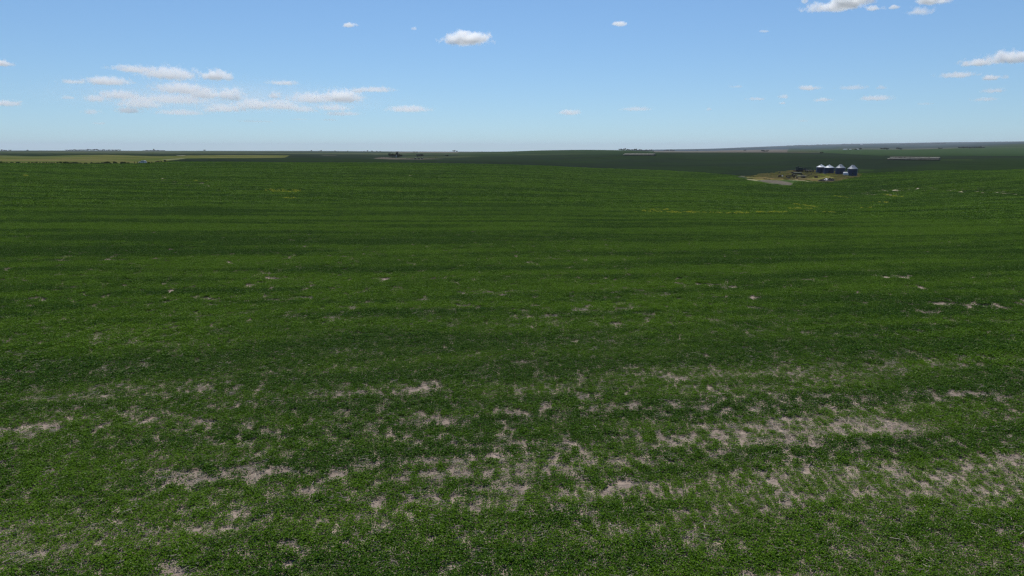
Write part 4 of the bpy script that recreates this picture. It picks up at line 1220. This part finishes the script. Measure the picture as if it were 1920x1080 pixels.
for sy in (-.66, .66):
    mb = MB(); mb.box((-2.3, sy, .86), (.06, .36, .16)); mb.build('headlight', M['lens'], root)
    mb = MB(); mb.box((2.3, sy * 1.2, .95), (.05, .14, .3)); mb.build('tail_light', M['red_lens'], root)
    mb = MB(); mb.box((-.7, sy * 1.48, 1.2), (.18, .14, .13)); mb.build('mirror', M['grey_trim'], root)
mb = MB(); mb.box((-2.33, 0, .55), (.12, 1.8, .22)); mb.build('front_bumper', M['grey_trim'], root, bevel=.03)
mb = MB(); mb.box((2.33, 0, .55), (.12, 1.8, .22)); mb.build('rear_bumper', M['grey_trim'], root, bevel=.03)
mb = MB(); mb.box((0, -.93, .55), (2.0, .05, .14)); mb.box((0, .93, .55), (2.0, .05, .14)); mb.build('running_board', M['grey_trim'], root)

for px, py, h_, lab in ((252.6, 307.6, 1.55, 'stout dark fence post, the one farther from the white vehicle'), (257.6, 307.4, 1.7, 'dark wooden fence post nearest the white vehicle')):
    mb = MB(); mb.tube((0, 0, -.2), (.05, 0, h_), .17, .15, n=9); mb.tube((.05, 0, h_), (.05, 0, h_ + .06), .15, .08, n=9)
    o = mb.build('fence_post', M['post_wood']); o.location = at(px, py); tag(o, lab, 'fence post', 'dark fence posts beside the white vehicle')

# ------------------------------------------------------------------ trees and shrubs
def crown_mesh(name, n, seed, shape=(1, 1, 1), leaf=.16, m='leaf_dark', lobes=7):
    r = random.Random(seed)
    ls = [(r.gauss(0, .33) * shape[0], r.gauss(0, .33) * shape[1], r.uniform(-.25, .35) * shape[2], r.uniform(.30, .52)) for _ in range(lobes)]
    mb = MB()
    for _ in range(n):
        cx_, cy_, cz_, cr = r.choice(ls)
        th = r.random() * 6.283; ph = math.acos(r.uniform(-1, 1)); q = cr * r.uniform(.55, 1.08)
        c = Vector((cx_ + q * math.sin(ph) * math.cos(th) * shape[0], cy_ + q * math.sin(ph) * math.sin(th) * shape[1], cz_ + q * math.cos(ph) * shape[2]))
        s = leaf * r.uniform(.5, 1.3)
        mm = Matrix.Translation(c) @ Matrix.Rotation(th, 4, 'Z') @ Matrix.Rotation(ph + r.gauss(0, .5), 4, 'Y') @ Matrix.Rotation(r.random() * 6, 4, 'Z')
        mb.add([mm @ Vector(p_) for p_ in ((-s, -s * .6, 0), (s * .9, -s * .4, s * .2), (s * .6, s * .8, 0), (-s * .7, s * .6, s * .25))], [(0, 1, 2, 3)])
    return mb.mesh(name, M[m])
CROWNS = [crown_mesh('crown', 420, s, (1, 1, .85), .15) for s in range(4)] + [crown_mesh('crown', 420, 10 + s, (.55, .55, 1.1), .13) for s in range(2)]
LOWC = [crown_mesh('foliage', 150, 20 + s, (1, .8, .55), .17, 'leaf_weed', 6) for s in range(4)]
def trunk_mesh(seed):
    r = random.Random(seed); mb = MB()
    mb.tube((0, 0, -.1), (.02, .01, .45), .055, .04, n=7)
    mb.tube((.02, .01, .45), (0, 0, .8), .04, .02, n=6)
    for q in range(4):
        a = q * 1.6 + r.random(); mb.tube((.01, .01, .3 + q * .08), (.3 * math.cos(a), .3 * math.sin(a), .62 + q * .05), .024, .01, n=5)
    return mb.mesh('trunk', M['bark'])
TRUNKS = [trunk_mesh(s) for s in range(2)]

def tree(p, h, w, kind, label, group=None, name='broadleaf_tree', sunk=0):
    root = empty(name, p - Vector((0, 0, sunk)), rr.random() * 6.28, label, 'tree', group)
    c = bpy.data.objects.new('crown', CROWNS[kind]); link(c, root)
    c.location = (0, 0, h * .56); k = w / (1.5 if kind < 4 else .85)
    c.scale = (k, k, h * .46 / (.72 if kind < 4 else .95))
    tr = bpy.data.objects.new('trunk', TRUNKS[rr.randrange(2)]); link(tr, root); tr.scale = (h * .8, h * .8, h)
    return root

def shrub(p, h, w, label, group=None, name='shrub', cat='shrub'):
    o = bpy.data.objects.new(name, LOWC[rr.randrange(4)])
    o.location = p + Vector((0, 0, h * .42)); o.scale = (w / 1.5, w / 1.5, h / .85); o.rotation_euler = (0, 0, rr.random() * 6.28)
    link(o); return tag(o, label, cat, group)

# farmstead in the middle distance; (px, py base, width px, height px, kind)
FT = [(732.2, 295.4, 5.6, 6.2, 0, 'leftmost dark broad tree of the farmstead grove'), (736.5, 295.8, 5.2, 6.0, 1, 'second broad tree of the farmstead grove, left of the grey silo'), (739.8, 295.6, 4.0, 5.6, 2, 'dark tree touching the left side of the grey silo'),
      (745.2, 285.9 + 9, 3.6, 8.6, 4, 'tallest dark tree rising behind the farmstead grove'), (747.2, 296.0, 4.4, 5.2, 3, 'dark tree just right of the grey silo'), (750.4, 296.0, 4.6, 5.6, 0, 'rightmost broad tree of the farmstead grove'),
      (783.6, 295.2, 5.4, 5.0, 1, 'left tree of the pair right of the farmstead grove'), (787.6, 295.0, 6.0, 5.4, 2, 'largest tree of the pair right of the farmstead grove'), (792.2, 293.4, 3.6, 3.4, 3, 'small dark tree behind the right shoulder of the pair'),
      (838.6, 294.6, 3.8, 3.4, 0, 'lone dark tree at the right end of the shrub row')]
for px, py, w_, h_, kd, lab in FT:
    p = at(px, py); k = ppm(p); tree(p, h_ * 1.3 / k, w_ * 1.15 / k, kd, lab)
p = at(742.4, 295.6); k = ppm(p)
root = empty('grey_silo', p, 0, 'pale grey silo standing between the dark farmstead trees', 'silo')
r_, h_ = 1.5 / k, 4.6 / k
mb = MB(); mb.lathe([(r_, -.2), (r_, h_ * .85)], 24); mb.build('wall', M['silo'], root)
mb = MB(); mb.lathe([(r_ + .1, h_ * .85), (r_ * .7, h_ * .94), (.001, h_)], 24); mb.build('roof', M['silo'], root)
# low white machines by the pair of trees
for px, py, w_, lab in ((779, 298.4, 3.2, 'pale low shed left of the others under the pair of trees'), (785.5, 298.3, 3.6, 'pale low shed in the middle under the pair of trees'), (791.5, 298.3, 2.6, 'pale low shed right of the others under the pair of trees')):
    p = at(px, py); k = ppm(p)
    root = empty('low_shed', p, rr.uniform(-.3, .3), lab, 'shed', 'low sheds below the pair of trees')
    W_ = w_ / k
    mb = MB(); mb.box((0, 0, .7), (W_, 2.2, 1.5)); mb.build('wall', M['dark_steel'], root)
    mb = MB(); mb.prism([(-W_ / 2 - .15, 1.42), (0, 2.0), (W_ / 2 + .15, 1.42), (W_ / 2 + .15, 1.36), (0, 1.92), (-W_ / 2 - .15, 1.36)], -1.25, 1.25); mb.build('roof', M['silo'], root)
for q in range(24):
    px = 763 + q * 3.15 + rr.uniform(-1, 1)
    p = at(px, 297.6 - q * .055 + rr.uniform(-.2, .2)); k = ppm(p)
    shrub(p, rr.uniform(.8, 1.3) / k, rr.uniform(1.5, 2.8) / k, 'dark low shrub in the dotted row beyond the dark field', 'shrub row beyond the dark field')
for q in range(10):
    px = 702 + q * 5.4 + rr.uniform(-1.5, 1.5)
    p = at(px, 295.2 + rr.uniform(-.5, .3)); k = ppm(p)
    shrub(p, rr.uniform(.7, 1.3) / k, rr.uniform(1.2, 2.0) / k, 'small scattered shrub on the pale ground left of the farmstead grove', 'scattered shrubs left of the grove')
# weeds along the left field edge
for q in range(62):
    px = -30 + q * 5.55 + rr.uniform(-2.5, 2.5)
    if 248 < px < 278: continue
    big = 1.7 if (180 < px < 236 or 118 < px < 150) else 1.0
    py = float(np.interp(px, [-30, 0, 180, 280, 312, 340], [306, 306.4, 307.8, 306.6, 302.8, 299.8])) + rr.uniform(-.3, .5)
    p = at(px, py); k = ppm(p)
    where = ('broad dark bush in the long clump just left of the white vehicle' if 180 < px < 236 else 'broad dark bush in the short clump midway along the left field edge' if 118 < px < 150
             else 'small dark bush right of the white vehicle on the rising field edge' if px > 278 else 'small dark bush between the clumps and the white vehicle' if px > 150 else 'small ragged bush at the far left end of the field edge')
    shrub(p, rr.uniform(2.4, 4.2) * (1 + .3 * (big - 1)) / k, rr.uniform(2.6, 5.6) * big / k, where, 'weedy bushes along the left field edge', 'weedy_bush', 'bush')

# horizon trees: (px, range, width px, height px, kind, label, group)
HT = [(745.4, 3600, 3.4, 1.8, 0, 'small dark tree on the skyline above the grey silo', None), (777, 3300, 4.0, 1.7, 1, 'left dark tree of the clump on the tan field below the skyline', None), (781.5, 3300, 4.6, 1.8, 2, 'right dark tree of the clump on the tan field below the skyline', None),
      (852, 4700, 3.8, 2.9, 0, 'larger of two dark trees on the bare skyline left of centre', None), (856.6, 4700, 3.0, 2.1, 1, 'smaller of two dark trees on the bare skyline left of centre', None),
      (288.6, 5900, 2.2, 3.6, 4, 'tall narrow tree standing out on the left skyline', None), (1220.4, 3900, 3.4, 3.2, 0, 'lone round tree on the skyline above the middle bale stack', None), (1224.6, 2000, 1.2, 2.4, 4, 'thin dark tree just right of the middle bale stack', None),
      (1395, 6500, 3, 2, 2, None, None), (1433, 2500, 8.5, 3.2, 0, 'broad dark tree on the tan field left above the grain bins', None), (1396, 4300, 6, 1.8, 1, 'low dark tree in the middle of the tan field', None),
      (1307, 6000, 3.2, 1.6, 1, 'small tree on the skyline right of the middle bale stack', None), (1540.5, 1850, 5.6, 2.6, 2, 'dark round tree at the edge of the dark field above the bins', None),
      (1657, 2950, 7.5, 3.2, 0, 'broad dark tree on the green ridge left of its smaller neighbour', None), (1663, 2950, 6, 2.6, 1, 'dark tree merging with the broad tree on the green ridge', None), (1682.6, 2950, 4.4, 3.6, 2, 'pointed dark tree on the green ridge', None), (1687.5, 2950, 5, 2.2, 3, 'low dark tree beside the pointed tree on the green ridge', None),
      (1761, 3000, 5.2, 2.4, 0, 'small dark tree alone on the right of the green ridge', None), (1613.5, 3100, 5.6, 3.2, 1, 'dark tree right of the far white sheds', None), (1604, 3100, 4, 1.8, 3, 'low tree below the far white sheds', None)]
for q in range(9):
    HT.append((1802 + q * 5.0, 3300, 6.0, rr.uniform(2.2, 3.8), q % 4, 'dark tree in the long grove on the right green ridge', 'trees of the right ridge grove'))
for q in range(22):
    HT.append((1162 + q * 2.5, 3000, 3.2, rr.uniform(1.5, 3.4), q % 4, 'dark tree in the treeline behind the middle bale stack', 'treeline behind the middle bale stack'))
for q in range(30):
    HT.append((126 + q * 3.4 + rr.uniform(-1, 1), 6000, 3.6, rr.uniform(1.0, 2.2) + (.8 if 165 < 126 + q * 3.4 < 182 else 0), q % 4, 'far tree in the long treeline on the left skyline', 'left skyline treeline'))
for q in range(11):
    HT.append((272 + q * 3.6, 6000, 4.2, rr.uniform(.8, 1.7), q % 4, 'far tree of the low line around the tall narrow tree', 'low trees around the tall narrow one'))
for px in (584, 600.5, 602.6, 628.4, 652, 683, 690, 697, 707.6, 712.6):
    HT.append((px + rr.uniform(-.6, .6), 5600, rr.uniform(2.2, 4), rr.uniform(1.0, 2.2), rr.randrange(4), 'tiny far tree dotted along the skyline left of the silo', 'tiny trees on the left centre skyline'))
for px in (4, 8, 12, 20, 52, 384):
    HT.append((px, 6000, 3, rr.uniform(1.2, 2.4), rr.randrange(4), 'tiny far tree at the left end of the skyline', 'tiny trees at the far left skyline'))
for px in (1248, 1252, 1257, 1262):
    HT.append((px, 5200, 5, rr.uniform(1.8, 2.6), rr.randrange(4), 'far dark tree in the small grove right of the lone skyline tree', 'grove right of the lone skyline tree'))
for px in list(range(1688, 1770, 5)):
    HT.append((px, 12500, 7, rr.uniform(1.0, 2.0), rr.randrange(4), 'hazy blue tree in the far line on the blue hills', 'far tree line on the blue hills'))
for px in list(range(1480, 1600, 9)):
    HT.append((px + rr.uniform(-3, 3), 15000, 8, rr.uniform(.8, 1.4), rr.randrange(4), 'hazy tree scattered on the farthest blue slope above the bins', 'scattered trees on the farthest blue slope'))
for px, d, w_, h_, kd, lab, grp in HT:
    if lab is None: continue
    p = on(px, d); k = ppm(p)
    tree(p, h_ * 1.35 / k, w_ * 1.1 / k, kd, lab, grp, sunk=.2)

# radio mast on the skyline
p = on(595, 5600); k = ppm(p); h_ = 4.6 / k
root = empty('radio_mast', p, 0, 'thin lattice mast standing up from the skyline left of centre', 'mast')
for q in range(3):
    a = q * 2.094
    mb = MB(); mb.tube((.9 * math.cos(a), .9 * math.sin(a), -.5), (.35 * math.cos(a), .35 * math.sin(a), h_), .16, .1, n=5); mb.build('leg', M['galv'], root)
mb = MB()
for q in range(10):
    z = h_ * (q + .5) / 10; r_ = .9 - .55 * (q + .5) / 10
    for e in range(3):
        a, b2 = e * 2.094, (e + 1) * 2.094
        mb.tube((r_ * math.cos(a), r_ * math.sin(a), z), (r_ * math.cos(b2), r_ * math.sin(b2), z + h_ / 14), .07, n=4)
mb.build('bracing', M['galv'], root)

# far white sheds
for px, d, w_, h_, lab in ((1584, 3400, 7.0, 1.5, 'long low white shed, leftmost on the far plain'), (1594, 3500, 3.4, 1.1, 'small white shed between the two larger far ones'), (1607.5, 3400, 4.4, 1.4, 'white shed just left of the far dark tree'), (1614, 13000, 4.0, 1.4, 'white building alone on the blue hillside above the other sheds')):
    p = on(px, d); k = ppm(p); W_, H_ = w_ / k, h_ / k
    if d < 4000: p = p + Vector((0, 0, 1.0))
    root = empty('white_shed', p, R(rr.uniform(-6, 6)), lab, 'shed', 'white sheds on the far plain')
    mb = MB(); mb.box((0, 0, H_ * .3), (W_, W_ * .4, H_ * .75)); mb.build('wall', M['barn_wall'], root)
    mb = MB()
    hw = W_ * .22
    mb.add([(-W_ / 2 - .3, -hw, H_ * .66), (W_ / 2 + .3, -hw, H_ * .66), (W_ / 2 + .3, 0, H_), (-W_ / 2 - .3, 0, H_), (-W_ / 2 - .3, hw, H_ * .66), (W_ / 2 + .3, hw, H_ * .66)],
           [(0, 1, 2, 3), (3, 2, 5, 4), (0, 3, 4), (1, 5, 2), (0, 4, 5, 1)])
    mb.build('roof', M['barn_roof'], root)
    mb = MB(); mb.box((W_ * .2, -W_ * .2 - .06, H_ * .22), (W_ * .14, .1, H_ * .5)); mb.build('door', M['grey_trim'], root)

# ------------------------------------------------------------------ clouds
print('clouds')
cm = bpy.data.materials.new('cloud_vapour')
cm.use_nodes = True
t = cm.node_tree
t.nodes.clear()
out = t.nodes.new('ShaderNodeOutputMaterial')
pv = t.nodes.new('ShaderNodeVolumePrincipled')
pv.inputs['Color'].default_value = (1, 1, 1, 1)
pv.inputs['Anisotropy'].default_value = .45
tcn = t.nodes.new('ShaderNodeTexCoord')
sepn = t.nodes.new('ShaderNodeVectorMath'); sepn.operation = 'LENGTH'
# flatten the underside: z below the base is stretched
sx = t.nodes.new('ShaderNodeSeparateXYZ'); t.links.new(tcn.outputs['Object'], sx.inputs[0])
mz = t.nodes.new('ShaderNodeMath'); mz.operation = 'MINIMUM'; mz.inputs[1].default_value = 0
t.links.new(sx.outputs['Z'], mz.inputs[0])
mz2 = t.nodes.new('ShaderNodeMath'); mz2.operation = 'MULTIPLY_ADD'; mz2.inputs[1].default_value = .9
t.links.new(mz.outputs[0], mz2.inputs[0]); t.links.new(sx.outputs['Z'], mz2.inputs[2])
cx2 = t.nodes.new('ShaderNodeCombineXYZ')
t.links.new(sx.outputs['X'], cx2.inputs[0]); t.links.new(sx.outputs['Y'], cx2.inputs[1]); t.links.new(mz2.outputs[0], cx2.inputs[2])
t.links.new(cx2.outputs[0], sepn.inputs[0])
gp = t.nodes.new('ShaderNodeNewGeometry')
cn = t.nodes.new('ShaderNodeTexNoise'); cn.inputs['Scale'].default_value = .0075; cn.inputs['Detail'].default_value = 7; cn.inputs['Roughness'].default_value = .66
t.links.new(gp.outputs['Position'], cn.inputs['Vector'])
# density = clamp( (1 - r) + (noise-.5)*k ) * opacity
a1 = t.nodes.new('ShaderNodeMath'); a1.operation = 'SUBTRACT'; a1.inputs[0].default_value = .66
t.links.new(sepn.outputs['Value'], a1.inputs[1])
a2 = t.nodes.new('ShaderNodeMath'); a2.operation = 'MULTIPLY_ADD'; a2.inputs[1].default_value = 2.6; a2.inputs[2].default_value = -1.3
t.links.new(cn.outputs['Fac'], a2.inputs[0])
a3 = t.nodes.new('ShaderNodeMath'); a3.operation = 'ADD'
t.links.new(a1.outputs[0], a3.inputs[0]); t.links.new(a2.outputs[0], a3.inputs[1])
a4 = t.nodes.new('ShaderNodeMapRange'); a4.inputs[1].default_value = 0; a4.inputs[2].default_value = .26; a4.inputs[3].default_value = 0; a4.inputs[4].default_value = 1
t.links.new(a3.outputs[0], a4.inputs[0])
oc = t.nodes.new('ShaderNodeObjectInfo')
a5 = t.nodes.new('ShaderNodeMath'); a5.operation = 'MULTIPLY'
t.links.new(a4.outputs[0], a5.inputs[0]); t.links.new(oc.outputs['Alpha'], a5.inputs[1])
a6 = t.nodes.new('ShaderNodeMath'); a6.operation = 'MULTIPLY'; a6.inputs[1].default_value = .02
t.links.new(a5.outputs[0], a6.inputs[0])
t.links.new(a6.outputs[0], pv.inputs['Density'])
t.links.new(pv.outputs[0], out.inputs['Volume'])

def cloud_hull():
    import bmesh
    bm = bmesh.new()
    bmesh.ops.create_icosphere(bm, subdivisions=3, radius=1.25)
    m_ = bpy.data.meshes.new('cloud'); bm.to_mesh(m_); bm.free()
    m_.materials.append(cm)
    return m_
HULL = cloud_hull()
def cloud(px, py, w, h, op, label, group=None, alt=1500.0):
    """cumulus at flying height alt; its range follows from how high it stands in the sky"""
    a, tt = elev_of(float(px), float(py))
    d = (alt - CAMH) / max(float(tt), .04)
    if d > 26000: d = 26000.0
    z = CAMH + float(tt) * d
    loc = Vector((d * math.sin(a), d * math.cos(a), z))
    dep_ = loc.y * CP - (z - CAMH) * SP
    k = F / dep_
    o = bpy.data.objects.new('cloud', HULL); link(o)
    o.location = loc; o.rotation_euler = (0, 0, -float(a))
    o.scale = (w / 2 / k * 1.5, w / 2 / k * 1.0, h / 2 / k * 1.6)
    dens = op * 105.0 / max(w / 2 / k, 60)
    o.color = (1, 1, 1, dens)
    return tag(o, label, 'cloud', group)
CL = [(430, 190, 560, 64, .22, 'thin pale veil joining the cloud bank at left'),
      (876, 76, 84, 27, 3.0, 'compact bright white cloud high above the middle of the field'), (657, 48, 26, 11, 1.2, 'tiny white cloud high up left of the compact bright one'), (1162, 45, 34, 10, 1.1, 'tiny flat white cloud high up right of the compact bright one'),
      (776, 54, 10, 8, .5, 'faint wisp just left of the compact bright cloud'),
      (1565, 14, 90, 20, 2.0, 'lower left lobe of the big cloud cut by the top edge'), (1595, 4, 74, 34, 2.2, 'main white body of the cloud cut by the top edge'), (1640, 17, 36, 12, 1.2, 'small lobe right of the cloud cut by the top edge'), (1675, 14, 18, 9, .8, 'tiny tuft between the two clouds at the top edge'), (1508, 2, 10, 10, .8, 'tiny tuft at the top edge left of the big cloud'),
      (1750, 2, 58, 18, 2.0, 'white cloud cut by the top edge at upper right'), (1722, 22, 48, 20, .7, 'thin ragged veil below the upper right cloud'), (1430, 59, 20, 6, .4, 'faint wisp left below the top edge clouds'),
      (1835, 119, 60, 14, 1.7, 'left tapering lobe of the long cloud at the right edge'), (1895, 110, 76, 26, 2.0, 'thick right part of the long cloud at the right edge'), (1795, 142, 60, 12, 1.0, 'flat cloud below the long cloud at the right edge'), (1857, 147, 26, 12, .9, 'small tuft beside the flat cloud at the right edge'),
      (1862, 171, 34, 10, .6, 'faint upper cloudlet of a pair low at right'), (1848, 187, 44, 8, .5, 'faint lower cloudlet of a pair low at right'), (1885, 145, 20, 8, .3, 'faint wisp at the right edge of the picture'),
      (1517, 166, 38, 10, 1.0, 'small cloud over the left of the grain bins'), (1542, 188, 32, 8, .9, 'small flat cloud right below its neighbour above the bins'), (1600, 165, 50, 9, .5, 'faint long cloudlet above the grain bins'), (1655, 165, 20, 8, .4, 'faint tuft right of the faint long cloudlet'), (1643, 185, 58, 11, .9, 'flat grey-white cloud right above the grain bins'),
      (1418, 186, 34, 7, .5, 'faint small cloud left of the bins'), (1470, 182, 16, 10, .4, 'faint upright tuft left above the bins'), (1466, 194, 14, 5, .5, 'tiny flat puff below the faint upright tuft'), (1380, 163, 30, 6, .25, 'barely visible wisp right of centre'),
      (1193, 205, 56, 9, .6, 'faint flat cloud low right of centre'), (1068, 212, 40, 12, 1.0, 'small white cloud low over the middle'), (1330, 205, 10, 8, .3, 'tiny faint puff low right of centre'), (1505, 227, 18, 5, .2, 'barely visible wisp low above the bins'), (1735, 195, 30, 5, .2, 'barely visible wisp low at right'),
      (766, 206, 76, 14, 1.3, 'lone flat cloud low left of centre'), (700, 169, 74, 11, 1.1, 'thin bright cloud trailing right of the cloud bank'), (672, 171, 20, 8, .9, 'little tuft at the right tip above the cloud bank'), (530, 156, 52, 11, 1.1, 'narrow cloud above the middle of the cloud bank'),
      (406, 144, 54, 24, 1.6, 'rounded cloud above the left of the cloud bank'), (318, 141, 100, 28, 1.5, 'broad upper cloud at the left of the bank'), (252, 131, 74, 15, 1.4, 'long thin top left arm of the cloud bank'), (200, 154, 70, 20, 1.5, 'separate oval cloud at the upper left of the bank'), (138, 154, 50, 10, .7, 'thin faint cloud left of the oval one'),
      (127, 184, 24, 8, .4, 'tiny faint puff at far left of the bank'), (3, 120, 34, 14, 1.2, 'cloud cut by the left edge, upper one'), (10, 195, 48, 15, 1.2, 'cloud cut by the left edge, lower one'), (172, 211, 30, 11, .5, 'faint puff below the left of the bank'), (186, 232, 24, 5, .25, 'barely visible wisp below the left of the bank'),
      (180, 186, 40, 15, .9, 'soft small cloud at the left end of the bank'), (225, 180, 70, 20, 1.2, 'wavy left cloud of the bank'), (262, 195, 74, 28, 1.2, 'slanting left cloud in the bank'), (240, 208, 44, 15, .9, 'low left cloud in the bank'), (340, 168, 94, 24, 1.5, 'bright upper middle cloud of the bank'), (380, 178, 60, 24, 1.3, 'middle slanting cloud of the bank'),
      (330, 188, 120, 20, 1.2, 'long middle cloud of the bank'), (340, 212, 84, 13, .9, 'low flat cloud under the bank'), (432, 180, 50, 28, 1.1, 'upright soft cloud right of the middle of the bank'), (420, 205, 80, 18, 1.1, 'low cloud under the middle of the bank'), (478, 198, 70, 24, 1.3, 'rounded cloud in the right half of the bank'),
      (515, 180, 26, 14, .9, 'small dome sitting above the right half of the bank'), (530, 200, 60, 22, 1.2, 'lumpy cloud in the right half of the bank'), (585, 186, 80, 22, 1.3, 'wide pale cloud leading to the right end of the bank'), (642, 184, 74, 28, 2.0, 'bright domed cloud at the right end of the bank'),
      (625, 203, 60, 14, .9, 'small low cloud under the bright dome'), (640, 214, 70, 10, .7, 'flat thin cloud lowest at the right end of the bank'), (570, 206, 50, 14, .8, 'low soft cloud left below the bright dome'), (480, 228, 70, 5, .25, 'barely visible streak below the bank'), (618, 225, 30, 5, .25, 'barely visible wisp below the bright dome'), (560, 224, 36, 4, .2, 'faint streak below the right half of the bank')]
for c in CL:
    cloud(*c)

# ------------------------------------------------------------------ haze
zmin = float(ZG.min()) - 1.0
ztop = float(ZG.max()) + 25.0
mb = MB(); mb.box((0, 0, (zmin + ztop) / 2), (64600, 64600, ztop - zmin))
hm = bpy.data.materials.new('thin_air')
hm.use_nodes = True
t = hm.node_tree; t.nodes.clear()
out = t.nodes.new('ShaderNodeOutputMaterial'); pv = t.nodes.new('ShaderNodeVolumePrincipled')
pv.inputs['Color'].default_value = (.82, .88, 1, 1); pv.inputs['Density'].default_value = 3.5e-5; pv.inputs['Anisotropy'].default_value = .1
t.links.new(pv.outputs[0], out.inputs['Volume'])
hz = mb.build('haze', hm); tag(hz, 'thin blue summer haze over the whole plain', kind='stuff')
print('done', zmin, ztop)
